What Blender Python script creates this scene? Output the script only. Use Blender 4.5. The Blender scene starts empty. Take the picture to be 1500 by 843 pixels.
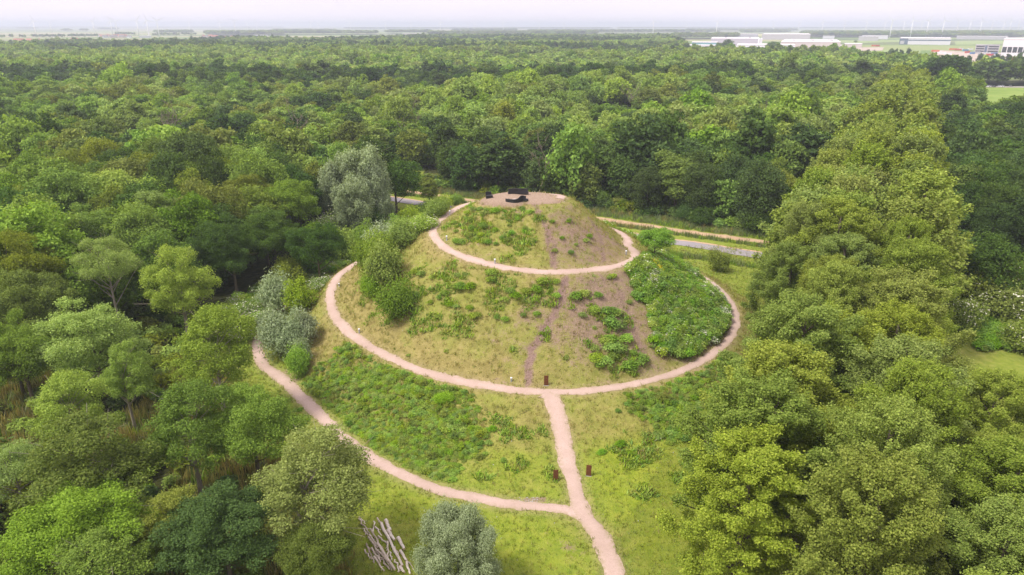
import bpy, bmesh, math, random
import numpy as np
from mathutils import Vector, Matrix

random.seed(7)
RNG = np.random.default_rng(11)
SC = bpy.context.scene
COL = SC.collection
rad = math.radians

# ------------------------------------------------------------------ camera model
CAM_H, F, PITCH = 48.0, 1000.0, rad(21.06)
CP, SP = math.cos(PITCH), math.sin(PITCH)

def ray(px, py):
    x = (px - 750.0) / F; y = (421.5 - py) / F
    return np.array([x, CP + y * SP, y * CP - SP])

def P(px, py, z=0.0):
    d = ray(px, py); t = (z - CAM_H) / d[2]
    return (d[0] * t, d[1] * t)

def to_px(x, y, z):
    dz = z - CAM_H
    depth = y * CP - dz * SP
    up = y * SP + dz * CP
    return 750 + F * x / depth, 421.5 - F * up / depth, depth

cam_d = bpy.data.cameras.new('camera'); cam = bpy.data.objects.new('camera', cam_d); COL.objects.link(cam)
cam.location = (0, 0, CAM_H); cam.rotation_euler = (math.pi / 2 - PITCH, 0, 0)
cam_d.sensor_width = 36.0; cam_d.lens = 36.0 * F / 1500.0
cam_d.clip_start = 0.5; cam_d.clip_end = 90000.0
SC.camera = cam

# ------------------------------------------------------------------ noise
def _hash(ix, iy, s):
    h = (ix.astype(np.int64) * 374761393 + iy.astype(np.int64) * 668265263 + s * 974634777) & 0x7fffffff
    h = ((h ^ (h >> 13)) * 1274126177) & 0x7fffffff
    return ((h ^ (h >> 16)) & 0xffff) / 65535.0

def vnoise(x, y, s=0):
    x = np.asarray(x, float); y = np.asarray(y, float)
    ix = np.floor(x); iy = np.floor(y); fx = x - ix; fy = y - iy
    fx = fx * fx * (3 - 2 * fx); fy = fy * fy * (3 - 2 * fy)
    a = _hash(ix, iy, s); b = _hash(ix + 1, iy, s); c = _hash(ix, iy + 1, s); d = _hash(ix + 1, iy + 1, s)
    return (a * (1 - fx) + b * fx) * (1 - fy) + (c * (1 - fx) + d * fx) * fy

def fbm(x, y, s=0, o=3):
    v = 0; w = 0.5; t = 0
    for i in range(o):
        v = v + w * vnoise(x, y, s + i * 17); t += w; x = x * 2.03; y = y * 2.03; w *= 0.5
    return v / t

def smooth(a, b, x):
    t = np.clip((x - a) / (b - a), 0, 1); return t * t * (3 - 2 * t)

def in_poly(poly, x, y):
    x = np.asarray(x, float); y = np.asarray(y, float)
    inside = np.zeros(x.shape, bool); n = len(poly)
    for i in range(n):
        x0, y0 = poly[i]; x1, y1 = poly[(i + 1) % n]
        if y0 == y1: continue
        c = ((y0 > y) != (y1 > y)) & (x < (x1 - x0) * (y - y0) / (y1 - y0) + x0)
        inside ^= c
    return inside

def seg_dist(pts, x, y):
    x = np.asarray(x, float); y = np.asarray(y, float)
    best = np.full(x.shape, 1e9)
    for (x0, y0), (x1, y1) in zip(pts[:-1], pts[1:]):
        dx, dy = x1 - x0, y1 - y0; L = dx * dx + dy * dy + 1e-12
        t = np.clip(((x - x0) * dx + (y - y0) * dy) / L, 0, 1)
        best = np.minimum(best, np.hypot(x - x0 - t * dx, y - y0 - t * dy))
    return best

def poly_soft(poly, x, y, w):
    """1 inside, fading to 0 over w metres across the border"""
    ins = in_poly(poly, x, y)
    d = seg_dist(list(poly) + [poly[0]], x, y)
    return np.clip(0.5 + np.where(ins, d, -d) / w, 0, 1)

# ------------------------------------------------------------------ the mound
C = (2.0, 113.0); TOP_Z = 20.5; TOP_R = 6.8
def polar(x, y):
    vx = np.asarray(x, float) - C[0]; vy = np.asarray(y, float) - C[1]
    return np.hypot(vx, vy), np.degrees(np.arctan2(-vx, -vy)) % 360

def unpolar(r, a):
    a = rad(a); return C[0] - r * math.sin(a), C[1] - r * math.cos(a)

def polar_table(pts):
    out = []; last = None
    for p in pts:
        if p[0] == 'p': a, r, z = p[1:]
        else:
            x, y = P(p[0], p[1], p[2]); r, a = polar(x, y); r = float(r); a = float(a); z = p[2]
            if last is None and a > 180: a -= 360
            if last is not None:
                while a - last > 180: a -= 360
                while a - last < -180: a += 360
        out.append((a, r, z)); last = a
    return out

SPIRAL = polar_table([(797, 575, 3.0), (740, 570, 3.1), (680, 560, 3.3), (620, 545, 3.6), (560, 518, 4.0), (510, 486, 4.5),
    (487, 455, 4.9), (484, 430, 5.4), (495, 405, 6.0), (510, 393, 6.4), (526, 384, 6.9), ('p', 180, 27, 9.2), ('p', 225, 23.5, 10.8),
    (917, 360, 12.0), (930, 370, 12.3), (928, 380, 12.5), (900, 391, 12.9), (850, 397, 13.4), (800, 399, 13.8), (750, 394, 14.2),
    (700, 383, 14.7), (660, 368, 15.1), (640, 352, 15.5), (634, 338, 15.9), (642, 325, 16.4), (660, 312, 16.9), (677, 302, 17.4),
    ('p', 540, 10.5, 18.8), ('p', 590, 8.2, 19.9), ('p', 625, 6.0, TOP_Z)])
RINGR = polar_table([(797, 575, 3.0), (850, 574, 3.0), (900, 568, 3.0), (950, 558, 3.0), (1000, 543, 2.9), (1040, 521, 2.8), (1065, 500, 2.7), (1074, 485, 2.6)])
RINGR = [(a + 360 if a < 90 else a, r, z) for a, r, z in RINGR]
_la, _lr, _lz = RINGR[-1]
RINGR += [(_la + (180.0 - _la) * q, _lr + (38.5 - _lr) * q, _lz + (1.6 - _lz) * q) for q in (0.12, 0.3, 0.5, 0.75, 1.0)]
a0 = SPIRAL[0][0]
SA = np.array([p[0] for p in SPIRAL]); SR = np.array([p[1] for p in SPIRAL]); SZ = np.array([p[2] for p in SPIRAL])
SA = np.maximum.accumulate(SA)
rs = sorted(RINGR); RA = np.array([p[0] for p in rs]); RR = np.array([p[1] for p in rs]); RZ = np.array([p[2] for p in rs])
BA = np.array([0, 20, 45, 90, 135, 180, 225, 270, 300, 340, 360.]); BR = np.array([50, 46.5, 43.5, 41, 41, 44, 46, 47, 48, 50, 50.])

def top_r(a): return np.interp(np.asarray(a) % 360, [0, 50, 90, 120, 180, 240, 270, 310, 360], [2.3, 5.2, 7.2, 7.7, 7.2, 7.3, 7.0, 5.0, 2.3])

def mound_raw(x, y):
    r, a = polar(x, y)
    a = np.where(a < a0 - 0.01, a + 360, a)          # a in [a0, a0+360)
    full = lambda t: (np.interp(t, SA, SR), np.interp(t, SA, SZ))
    r1, z1 = full(a); r2, z2 = full(a + 360)
    am = np.where(a > 360, 360, a)
    rr = np.interp(am, RA, RR); zr = np.interp(am, RA, RZ)
    rb = np.interp(a % 360, BA, BR)
    tr = top_r(a)
    r2 = np.maximum(r2, tr + 0.1); z2 = np.minimum(z2, TOP_Z)
    z2 = np.where(a + 360 > SA[-1], TOP_Z - 0.01, z2)
    back = smooth(170, 200, a)                         # where the low ring exists as well
    hw = 1.25
    m = np.maximum
    ks = [(np.zeros_like(r), TOP_Z + np.zeros_like(r)), (tr - 0.8, TOP_Z - 0.05 + np.zeros_like(r))]
    ks += [(r2 - hw, z2 + 0.12), (r2 + hw, z2 - 0.08)]
    ks += [(r1 - hw, z1 + 0.12), (r1 + hw, z1 - 0.08)]
    lin_r = r1 + hw + 0.5 * (rb - r1 - hw); lin_z = z1 * 0.5
    rr = np.where(a > 180, rr, lin_r); zr = np.where(a > 180, zr, lin_z)
    rr = rr * back + lin_r * (1 - back); zr = zr * back + lin_z * (1 - back)
    # close to the meeting point the spiral start and the low ring are the same place
    ks += [(rr - hw, zr + 0.1 * back), (rr + hw, zr - 0.08 * back)]
    ks += [(m(rb - 5, rr + hw + 0.3), np.minimum(0.5 + 0 * rb, zr * 0.5)), (m(rb, rr + hw + 1) + 1.5, 0 * rb)]
    z = np.full(r.shape, 0.0); pr, pz = ks[0]
    z = np.where(r <= 0, pz, z)
    for kr, kz in ks[1:]:
        kr = m(kr, pr + 0.02)
        kz = np.minimum(kz, pz)
        t = (r - pr) / (kr - pr)
        z = np.where((r > pr) & (r <= kr), pz + (kz - pz) * t, z)
        pr, pz = kr, kz
    return z

def axis(lo, hi, step, far, g=1.13):
    v = list(np.arange(lo, hi + 1e-6, step)); s = step; a = lo
    left = []
    while a > -far: s *= g; a -= s; left.append(a)
    s = step; b = v[-1]; right = []
    while b < far: s *= g; b += s; right.append(b)
    return np.array(left[::-1] + v + right)

GX = axis(-64, 84, 0.5, 30000.0); GY = axis(34, 168, 0.5, 30000.0)
XX, YY = np.meshgrid(GX, GY)
ZZ = mound_raw(XX, YY)
for _ in range(4):                                    # soften the breaks in slope
    K = ZZ.copy()
    K[1:-1, 1:-1] = (ZZ[1:-1, 1:-1] * 4 + ZZ[:-2, 1:-1] + ZZ[2:, 1:-1] + ZZ[1:-1, :-2] + ZZ[1:-1, 2:]) / 8
    ZZ = K
near_w = smooth(400, 150, np.hypot(XX - C[0], YY - C[1]))

def hz(x, y):
    x = np.asarray(x, float); y = np.asarray(y, float)
    i = np.clip(np.searchsorted(GX, x) - 1, 0, len(GX) - 2); j = np.clip(np.searchsorted(GY, y) - 1, 0, len(GY) - 2)
    fx = (x - GX[i]) / (GX[i + 1] - GX[i]); fy = (y - GY[j]) / (GY[j + 1] - GY[j])
    return (ZZ[j, i] * (1 - fx) + ZZ[j, i + 1] * fx) * (1 - fy) + (ZZ[j + 1, i] * (1 - fx) + ZZ[j + 1, i + 1] * fx) * fy

def PS(px, py):
    """first point of the ground along the line of sight through a pixel of the photo"""
    d = ray(px, py); n = np.linalg.norm(d); d = d / n
    t = np.arange(20, 500, 0.25)
    xs, ys, zs = d[0] * t, d[1] * t, CAM_H + d[2] * t
    k = np.nonzero(zs <= hz(xs, ys))[0]
    k = k[0] if len(k) else len(t) - 1
    return float(xs[k]), float(ys[k])

def poly_px(pts): return [PS(*p) for p in pts]

def smooth_line(pts, step=0.4):
    pts = [np.array(p, float) for p in pts]
    pts = [2 * pts[0] - pts[1]] + pts + [2 * pts[-1] - pts[-2]]
    out = []
    for i in range(1, len(pts) - 2):
        p0, p1, p2, p3 = pts[i - 1:i + 3]
        n = max(2, int(np.linalg.norm(p2 - p1) / step))
        for k in range(n):
            t = k / n
            out.append(0.5 * ((2 * p1) + (-p0 + p2) * t + (2 * p0 - 5 * p1 + 4 * p2 - p3) * t * t + (-p0 + 3 * p1 - 3 * p2 + p3) * t ** 3))
    out.append(pts[-2])
    return np.array(out)

# lines of the paths, in metres on the ground
_sa = np.arange(SA[0], SA[-1], 4.0)
path_spiral = smooth_line([unpolar(float(np.interp(a, SA, SR)), float(a)) for a in _sa] + [unpolar(SR[-1], SA[-1])])
_ra = np.arange(RA[-1], RA[0], -4.0)
path_low = smooth_line([unpolar(float(np.interp(a, RA, RR)), float(a)) for a in _ra])
path_link = smooth_line([(19.0, 20.0), (14.5, 31.0), (11.6, 40.0)] + [PS(*p) for p in [(912, 880), (897, 832), (885, 800), (868, 772), (852, 750), (843, 720), (832, 680), (824, 640), (815, 605), (807, 585)]] + [unpolar(SR[0] + 0.3, SA[0])])
path_outer = smooth_line([PS(*p) for p in [(855, 757), (820, 746), (760, 741), (700, 732), (640, 717), (580, 692), (530, 663), (490, 630), (450, 590), (415, 558), (388, 537), (379, 520), (377, 500), (383, 488)]] + [(-42.0, 110), (-41, 120), (-37, 130), (-30, 139), (-20, 147)])
PATHS = [(path_spiral, 1.75), (path_low, 1.6), (path_link, 1.95), (path_outer, 1.75)]
AV0 = np.array([30.4, 55.6]); AVD = np.array([0.488, 0.873]); AVN = np.array([0.873, -0.488])
def av(s, n): p = AV0 + AVD * s + AVN * n; return float(p[0]), float(p[1])
path_avenue = np.array([av(s, 0) for s in np.arange(-40, 480, 3.0)])
RD = np.array([-0.865, 0.50]); RD /= np.linalg.norm(RD); RN = np.array([-RD[1], RD[0]]) * -1   # road direction; RN points away from the camera
RN = np.array([0.50, 0.865]); RN /= np.linalg.norm(RN)
RD0 = np.array(P(1025, 361))
def rdp(s, n): p = RD0 + RD * s + RN * n; return float(p[0]), float(p[1])
def road_n(x, y): return (np.asarray(x) - RD0[0]) * RN[0] + (np.asarray(y) - RD0[1]) * RN[1]
def road_s(x, y): return (np.asarray(x) - RD0[0]) * RD[0] + (np.asarray(y) - RD0[1]) * RD[1]
def av_n(x, y): return (np.asarray(x) - AV0[0]) * AVN[0] + (np.asarray(y) - AV0[1]) * AVN[1]
def av_s(x, y): return (np.asarray(x) - AV0[0]) * AVD[0] + (np.asarray(y) - AV0[1]) * AVD[1]
TRACK_N = float(road_n(*P(1000, 339)))

def path_dist(x, y):
    d = np.full(np.shape(x), 1e9)
    for pts, w in PATHS:
        sub = pts[::3]
        d = np.minimum(d, seg_dist([tuple(p) for p in sub], x, y) - w / 2)
    return d

# ------------------------------------------------------------------ zones
CLEAR = [(-10, 20), (-13.5, 40), (-15, 50), (-21, 62), (-31, 76), (-44, 92), (-49, 106), (-47, 128), (-40, 150), (-44, 175), (10, 175), (60, 150), (62, 120), (47, 100), (36, 84), (24, 66), (18, 50), (10, 20)]
FIELD = [P(1416, 128.5), P(1640, 130), P(1800, 196), P(1428, 188)]
PARKING = [P(1415, 127), P(1600, 128.2), P(1600, 129.9), P(1415, 128.8)]
HAW = [av(25, 12), av(75, 12), av(78, 40), av(45, 60), av(15, 40), av(5, 12)]

def forest_ymax(px):
    return np.interp(px, [-400, 0, 200, 280, 480, 560, 980, 1010, 1100, 1240, 1300, 1400, 1700], [1500, 1550, 1650, 1900, 1900, 2500, 2500, 1150, 1000, 1000, 800, 660, 640])

def bearing_px(x, y): return 750 + F * np.asarray(x) / (CP * np.asarray(y) + SP * CAM_H)

def forest_mask(x, y):
    x = np.asarray(x, float); y = np.asarray(y, float)
    px = bearing_px(x, y)
    m = (y > 30) & (y < forest_ymax(px)) & (np.abs(x) < 0.86 * y + 30)
    m &= ~in_poly(CLEAR, x, y)
    rn = road_n(x, y)
    open_r = np.where((x > -60), (rn > -7) & (rn < TRACK_N + 9), (rn > -4) & (rn < TRACK_N + 6))
    m &= ~open_r
    m &= ~((px > 556) & (px < 652) & (rn > -12) & (rn < TRACK_N + 26) & (y > 150) & (y < 330))     # the open verge beside the big willow
    n = av_n(x, y); s = av_s(x, y)
    m &= ~((s < 470) & (n > -20) & (n < 11))
    m &= ~((s < -5) & (n < 11) & (x > 0))
    m &= ~((n > 9) & (n < 30) & (s < 78) & (s > -60))
    m &= ~in_poly(HAW, x, y)
    m &= ~poly_soft(FIELD, x, y, 1).astype(bool) & ~in_poly(PARKING, x, y)
    return m

# ------------------------------------------------------------------ materials
def mat_new(name):
    m = bpy.data.materials.new(name); m.use_nodes = True
    nt = m.node_tree; nt.nodes.clear()
    out = nt.nodes.new('ShaderNodeOutputMaterial')
    return m, nt, out

def N(nt, typ, **kw):
    n = nt.nodes.new(typ)
    for k, v in kw.items():
        if hasattr(n, k): setattr(n, k, v)
    return n

def mixc(nt, fac, a, b, blend='MIX'):
    n = nt.nodes.new('ShaderNodeMix'); n.data_type = 'RGBA'; n.blend_type = blend
    for sock, v in ((n.inputs[0], fac), (n.inputs[6], a), (n.inputs[7], b)):
        if hasattr(v, 'is_output') or isinstance(v, bpy.types.NodeSocket): nt.links.new(v, sock)
        elif isinstance(v, (tuple, list)): sock.default_value = (*v[:3], 1)
        else: sock.default_value = v
    return n.outputs[2]

def math_n(nt, op, a, b=None, clamp=False):
    n = nt.nodes.new('ShaderNodeMath'); n.operation = op; n.use_clamp = clamp
    for i, v in enumerate((a, b)):
        if v is None: continue
        if isinstance(v, bpy.types.NodeSocket): nt.links.new(v, n.inputs[i])
        else: n.inputs[i].default_value = v
    return n.outputs[0]

def noise_n(nt, scale, detail=4, rough=0.6, vec=None):
    n = nt.nodes.new('ShaderNodeTexNoise'); n.inputs['Scale'].default_value = scale; n.inputs['Detail'].default_value = detail
    n.inputs['Roughness'].default_value = rough
    if vec is not None: nt.links.new(vec, n.inputs['Vector'])
    return n.outputs[0]

def ramp_n(nt, fac, stops):
    r = nt.nodes.new('ShaderNodeValToRGB'); e = r.color_ramp.elements
    while len(e) < len(stops): e.new(0.5)
    for k, (p, c) in enumerate(stops):
        e[k].position = p; e[k].color = (*c[:3], 1) if isinstance(c, (tuple, list)) else (c, c, c, 1)
    nt.links.new(fac, r.inputs[0]); return r.outputs[0]

def bsdf(nt, out, color, rough=0.8, spec=0.25, bump=None, bump_s=0.3, bump_d=0.1, metallic=0.0):
    b = nt.nodes.new('ShaderNodeBsdfPrincipled')
    if isinstance(color, bpy.types.NodeSocket): nt.links.new(color, b.inputs['Base Color'])
    else: b.inputs['Base Color'].default_value = (*color[:3], 1)
    b.inputs['Roughness'].default_value = rough; b.inputs['Specular IOR Level'].default_value = spec; b.inputs['Metallic'].default_value = metallic
    if bump is not None:
        bn = nt.nodes.new('ShaderNodeBump'); bn.inputs['Strength'].default_value = bump_s; bn.inputs['Distance'].default_value = bump_d
        nt.links.new(bump, bn.inputs['Height']); nt.links.new(bn.outputs[0], b.inputs['Normal'])
    nt.links.new(b.outputs[0], out.inputs['Surface'])
    return b

def simple_mat(name, col, rough=0.7, var=0.15, scale=3.0, metallic=0.0, spec=0.3):
    m, nt, out = mat_new(name)
    tc = N(nt, 'ShaderNodeTexCoord')
    n = noise_n(nt, scale, 4, 0.6, tc.outputs['Object'])
    c = mixc(nt, n, tuple(x * (1 - var) for x in col), tuple(min(1, x * (1 + var)) for x in col))
    bsdf(nt, out, c, rough, spec, metallic=metallic)
    return m

def leaf_mat(name, c1, c2, var=0.24, hue=0.013, transl=0.38):
    """foliage: leaf to leaf variation, and a hue and brightness of its own for every plant"""
    m, nt, out = mat_new(name)
    geo = N(nt, 'ShaderNodeNewGeometry'); oi = N(nt, 'ShaderNodeObjectInfo')
    stops = [(0.0, c1), (0.75, c2), (1.0, tuple(min(1, x * 1.35) for x in c2))]
    c = ramp_n(nt, geo.outputs['Random Per Island'], stops)
    hs = N(nt, 'ShaderNodeHueSaturation')
    r = oi.outputs['Random']
    nt.links.new(math_n(nt, 'ADD', math_n(nt, 'MULTIPLY', r, hue * 2), 0.5 - hue), hs.inputs['Hue'])
    r2 = math_n(nt, 'FRACT', math_n(nt, 'MULTIPLY', r, 37.7))
    nt.links.new(math_n(nt, 'ADD', math_n(nt, 'MULTIPLY', r2, var * 2), 1 - var), hs.inputs['Value'])
    r3 = math_n(nt, 'FRACT', math_n(nt, 'MULTIPLY', r, 91.3))
    nt.links.new(math_n(nt, 'ADD', math_n(nt, 'MULTIPLY', r3, 0.18), 0.90), hs.inputs['Saturation'])
    nt.links.new(c, hs.inputs['Color'])
    d = N(nt, 'ShaderNodeBsdfPrincipled'); d.inputs['Roughness'].default_value = 0.7; d.inputs['Specular IOR Level'].default_value = 0.07
    t = N(nt, 'ShaderNodeBsdfTranslucent'); mx = N(nt, 'ShaderNodeMixShader'); mx.inputs[0].default_value = transl
    nt.links.new(hs.outputs[0], d.inputs['Base Color'])
    tcol = mixc(nt, 1.0, hs.outputs[0], (1.0, 0.95, 0.45), 'MULTIPLY'); nt.links.new(tcol, t.inputs['Color'])
    nt.links.new(d.outputs[0], mx.inputs[1]); nt.links.new(t.outputs[0], mx.inputs[2]); nt.links.new(mx.outputs[0], out.inputs['Surface'])
    return m

LEAF = {
    'mid':    leaf_mat('leaf_mid', (0.120, 0.211, 0.029), (0.217, 0.325, 0.050)),
    'light':  leaf_mat('leaf_light', (0.201, 0.316, 0.052), (0.316, 0.437, 0.086)),
    'dark':   leaf_mat('leaf_dark', (0.056, 0.108, 0.024), (0.102, 0.169, 0.036), 0.22),
    'olive':  leaf_mat('leaf_olive', (0.138, 0.196, 0.025), (0.236, 0.287, 0.044)),
    'pale':   leaf_mat('leaf_pale', (0.205, 0.29, 0.058), (0.315, 0.40, 0.10)),
    'bright': leaf_mat('leaf_bright', (0.14, 0.275, 0.022), (0.22, 0.38, 0.04), 0.15, 0.015),
    'poplar': leaf_mat('leaf_poplar', (0.175, 0.251, 0.033), (0.310, 0.379, 0.072), 0.16, 0.012),
    'silver': leaf_mat('leaf_silver', (0.225, 0.295, 0.15), (0.375, 0.45, 0.26), 0.10, 0.008),
    'weed':   leaf_mat('leaf_weed', (0.18, 0.30, 0.030), (0.30, 0.42, 0.06), 0.22, 0.018),
    'herb':   leaf_mat('leaf_herb', (0.135, 0.235, 0.034), (0.23, 0.345, 0.06), 0.22, 0.02),
    'straw':  leaf_mat('leaf_straw', (0.22, 0.22, 0.06), (0.38, 0.33, 0.12), 0.2, 0.02),
    'grass':  leaf_mat('leaf_grass', (0.17, 0.225, 0.035), (0.29, 0.32, 0.065), 0.2, 0.02),
    'reed':   leaf_mat('leaf_reed', (0.15, 0.215, 0.07), (0.27, 0.31, 0.14), 0.2, 0.02),
}
M_FLOWER = leaf_mat('flower_cream', (0.55, 0.53, 0.38), (0.75, 0.72, 0.6), 0.1, 0.0, 0.2)
M_YELLOW = leaf_mat('flower_yellow', (0.6, 0.5, 0.02), (0.75, 0.6, 0.03), 0.1, 0.0, 0.2)
def bark_mat(name, c):
    m, nt, out = mat_new(name)
    tc = N(nt, 'ShaderNodeTexCoord'); mp = N(nt, 'ShaderNodeMapping'); mp.inputs['Scale'].default_value = (6, 6, 1.2)
    nt.links.new(tc.outputs['Object'], mp.inputs[0])
    n = noise_n(nt, 3.0, 5, 0.7, mp.outputs[0])
    col = ramp_n(nt, n, [(0.3, tuple(x * 0.55 for x in c)), (0.7, c)])
    bsdf(nt, out, col, 0.9, 0.1, n, 0.6, 0.05); return m
M_BARK = bark_mat('bark_brown', (0.15, 0.12, 0.09))
M_BARK_PALE = bark_mat('bark_pale', (0.32, 0.28, 0.22))
M_TWIG = bark_mat('dead_twig', (0.30, 0.24, 0.19))

# ------------------------------------------------------------------ mesh helpers
def mesh_np(name, v, faces, mats=(), mat_idx=None, smooth_f=False):
    """faces: (n,4) or (n,3) array, or a list of such arrays"""
    fl = faces if isinstance(faces, list) else [faces]
    fl = [np.asarray(f, np.int32) for f in fl if len(f)]
    me = bpy.data.meshes.new(name)
    me.vertices.add(len(v)); me.vertices.foreach_set('co', np.asarray(v, np.float32).ravel())
    loops = np.concatenate([f.ravel() for f in fl]); tot = np.concatenate([np.full(len(f), f.shape[1], np.int32) for f in fl])
    start = np.concatenate([[0], np.cumsum(tot)[:-1]]).astype(np.int32)
    me.loops.add(len(loops)); me.loops.foreach_set('vertex_index', loops)
    me.polygons.add(len(tot)); me.polygons.foreach_set('loop_start', start); me.polygons.foreach_set('loop_total', tot)
    if mat_idx is not None: me.polygons.foreach_set('material_index', np.asarray(mat_idx, np.int32))
    if smooth_f: me.polygons.foreach_set('use_smooth', np.ones(len(tot), bool))
    for m in mats: me.materials.append(m)
    me.update(calc_edges=True); me.validate()
    return me

def link(name, me, parent=None):
    o = bpy.data.objects.new(name, me); COL.objects.link(o)
    if parent is not None: o.parent = parent
    return o

def tag(o, label, cat, group=None):
    o['label'] = label; o['category'] = cat
    if group: o['group'] = group
    return o

def empty(name, loc, rz=0.0, sc=(1, 1, 1)):
    o = bpy.data.objects.new(name, None); COL.objects.link(o)
    o.location = loc; o.rotation_euler = (0, 0, rz); o.scale = sc; o.empty_display_size = 0.5
    return o

class MB:
    """collects boxes, tubes and prisms into one mesh"""
    def __init__(s): s.v = []; s.f = []; s.n = 0
    def add(s, vs, fs):
        s.v += [tuple(map(float, p)) for p in vs]; s.f += [tuple(i + s.n for i in f) for f in fs]; s.n += len(vs); return s
    def box(s, x0, y0, z0, x1, y1, z1):
        return s.add([(x0, y0, z0), (x1, y0, z0), (x1, y1, z0), (x0, y1, z0), (x0, y0, z1), (x1, y0, z1), (x1, y1, z1), (x0, y1, z1)],
                     [(0, 3, 2, 1), (4, 5, 6, 7), (0, 1, 5, 4), (1, 2, 6, 5), (2, 3, 7, 6), (3, 0, 4, 7)])
    def tube(s, pts, rads, seg=7, cap=True):
        pts = [Vector(p) for p in pts]; vs = []; fs = []
        for i, p in enumerate(pts):
            t = (pts[min(i + 1, len(pts) - 1)] - pts[max(i - 1, 0)]).normalized()
            u = t.cross(Vector((0.31, 0.95, 0.11))).normalized(); w = t.cross(u)
            for k in range(seg):
                a = 2 * math.pi * k / seg; vs.append(p + (u * math.cos(a) + w * math.sin(a)) * rads[i])
        for i in range(len(pts) - 1):
            for k in range(seg):
                k2 = (k + 1) % seg; fs.append((i * seg + k, i * seg + k2, (i + 1) * seg + k2, (i + 1) * seg + k))
        if cap: fs += [tuple(range(seg))[::-1], tuple((len(pts) - 1) * seg + k for k in range(seg))]
        return s.add(vs, fs)
    def prism(s, poly, z0, z1):
        n = len(poly)
        return s.add([(x, y, z0) for x, y in poly] + [(x, y, z1) for x, y in poly],
                     [tuple(range(n))[::-1], tuple(range(n, 2 * n))] + [(i, (i + 1) % n, n + (i + 1) % n, n + i) for i in range(n)])
    def mesh(s, name, mat, sm=False):
        me = bpy.data.meshes.new(name); me.from_pydata(s.v, [], s.f); me.materials.append(mat)
        if sm: me.polygons.foreach_set('use_smooth', np.ones(len(me.polygons), bool))
        me.update(); return me
    def build(s, name, mat, parent=None, sm=False): return link(name, s.mesh(name, mat, sm), parent)

# ------------------------------------------------------------------ foliage generator
def unit(v): return v / np.maximum(np.linalg.norm(v, axis=1, keepdims=True), 1e-9)

def leaves(rng, lobes, n, size, aspect=0.6, up=0.35, jitter=0.8, lower=0.45, droop=0.0, ragged=0.16):
    """lobes: list of (centre, axis unit vector, radius across, radius along). Diamond-shaped leaf sprays through each lobe's outer layer."""
    ce = np.array([l[0] for l in lobes]); ax = np.array([l[1] for l in lobes]); ra = np.array([l[2] for l in lobes]); rl = np.array([l[3] for l in lobes])
    w = (ra * rl); w = w / w.sum()
    k = rng.choice(len(lobes), n, p=w)
    d = unit(rng.normal(size=(n, 3)))
    flip = (d[:, 2] < 0) & (rng.random(n) > lower); d[flip, 2] *= -1
    rr = 0.55 + 0.5 * rng.random(n) ** 0.7 + ragged * np.maximum(0, rng.normal(size=n))
    al = (d * ax[k]).sum(1, keepdims=True) * ax[k]
    off = (d - al) * ra[k][:, None] + al * rl[k][:, None]
    c = ce[k] + off * rr[:, None]
    nrm = unit(0.65 * d + jitter * unit(rng.normal(size=(n, 3))) + np.array([0, 0, up]))
    t = rng.normal(size=(n, 3)) + np.array([0, 0, -droop]); t = unit(t - (t * nrm).sum(1, keepdims=True) * nrm); b = np.cross(nrm, t)
    s = size * (0.65 + 0.7 * rng.random(n))[:, None]
    v = np.stack([c - t * s, c + b * s * aspect - t * s * 0.1, c + t * s, c - b * s * aspect - t * s * 0.1], 1)
    v[:, 1] -= nrm * s * 0.12; v[:, 3] -= nrm * s * 0.12
    return v.reshape(-1, 3), np.arange(4 * n).reshape(-1, 4)

def shell_lobes(rng, n, centre, radii, lr, flat=1.0, bottom=-0.35, rough=0.18, axis_up=0.6, along=1.0):
    out = []
    i = 0
    ga = math.pi * (3 - math.sqrt(5))
    for i in range(n):
        z = 1 - (1 - bottom) * (i + 0.5) / n; r = math.sqrt(max(0, 1 - z * z)); a = i * ga + rng.random() * 0.8
        d = np.array([r * math.cos(a), r * math.sin(a), z])
        f = 0.74 + rough * (rng.random() * 2 - 1)
        c = np.array(centre) + d * np.array(radii) * f
        q = lr * (0.72 + 0.6 * rng.random())
        ax = d * (1 - axis_up) + np.array([0, 0, 1]) * axis_up; ax = ax / np.linalg.norm(ax)
        out.append((c, ax, q, q * flat * along))
    return out

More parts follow.
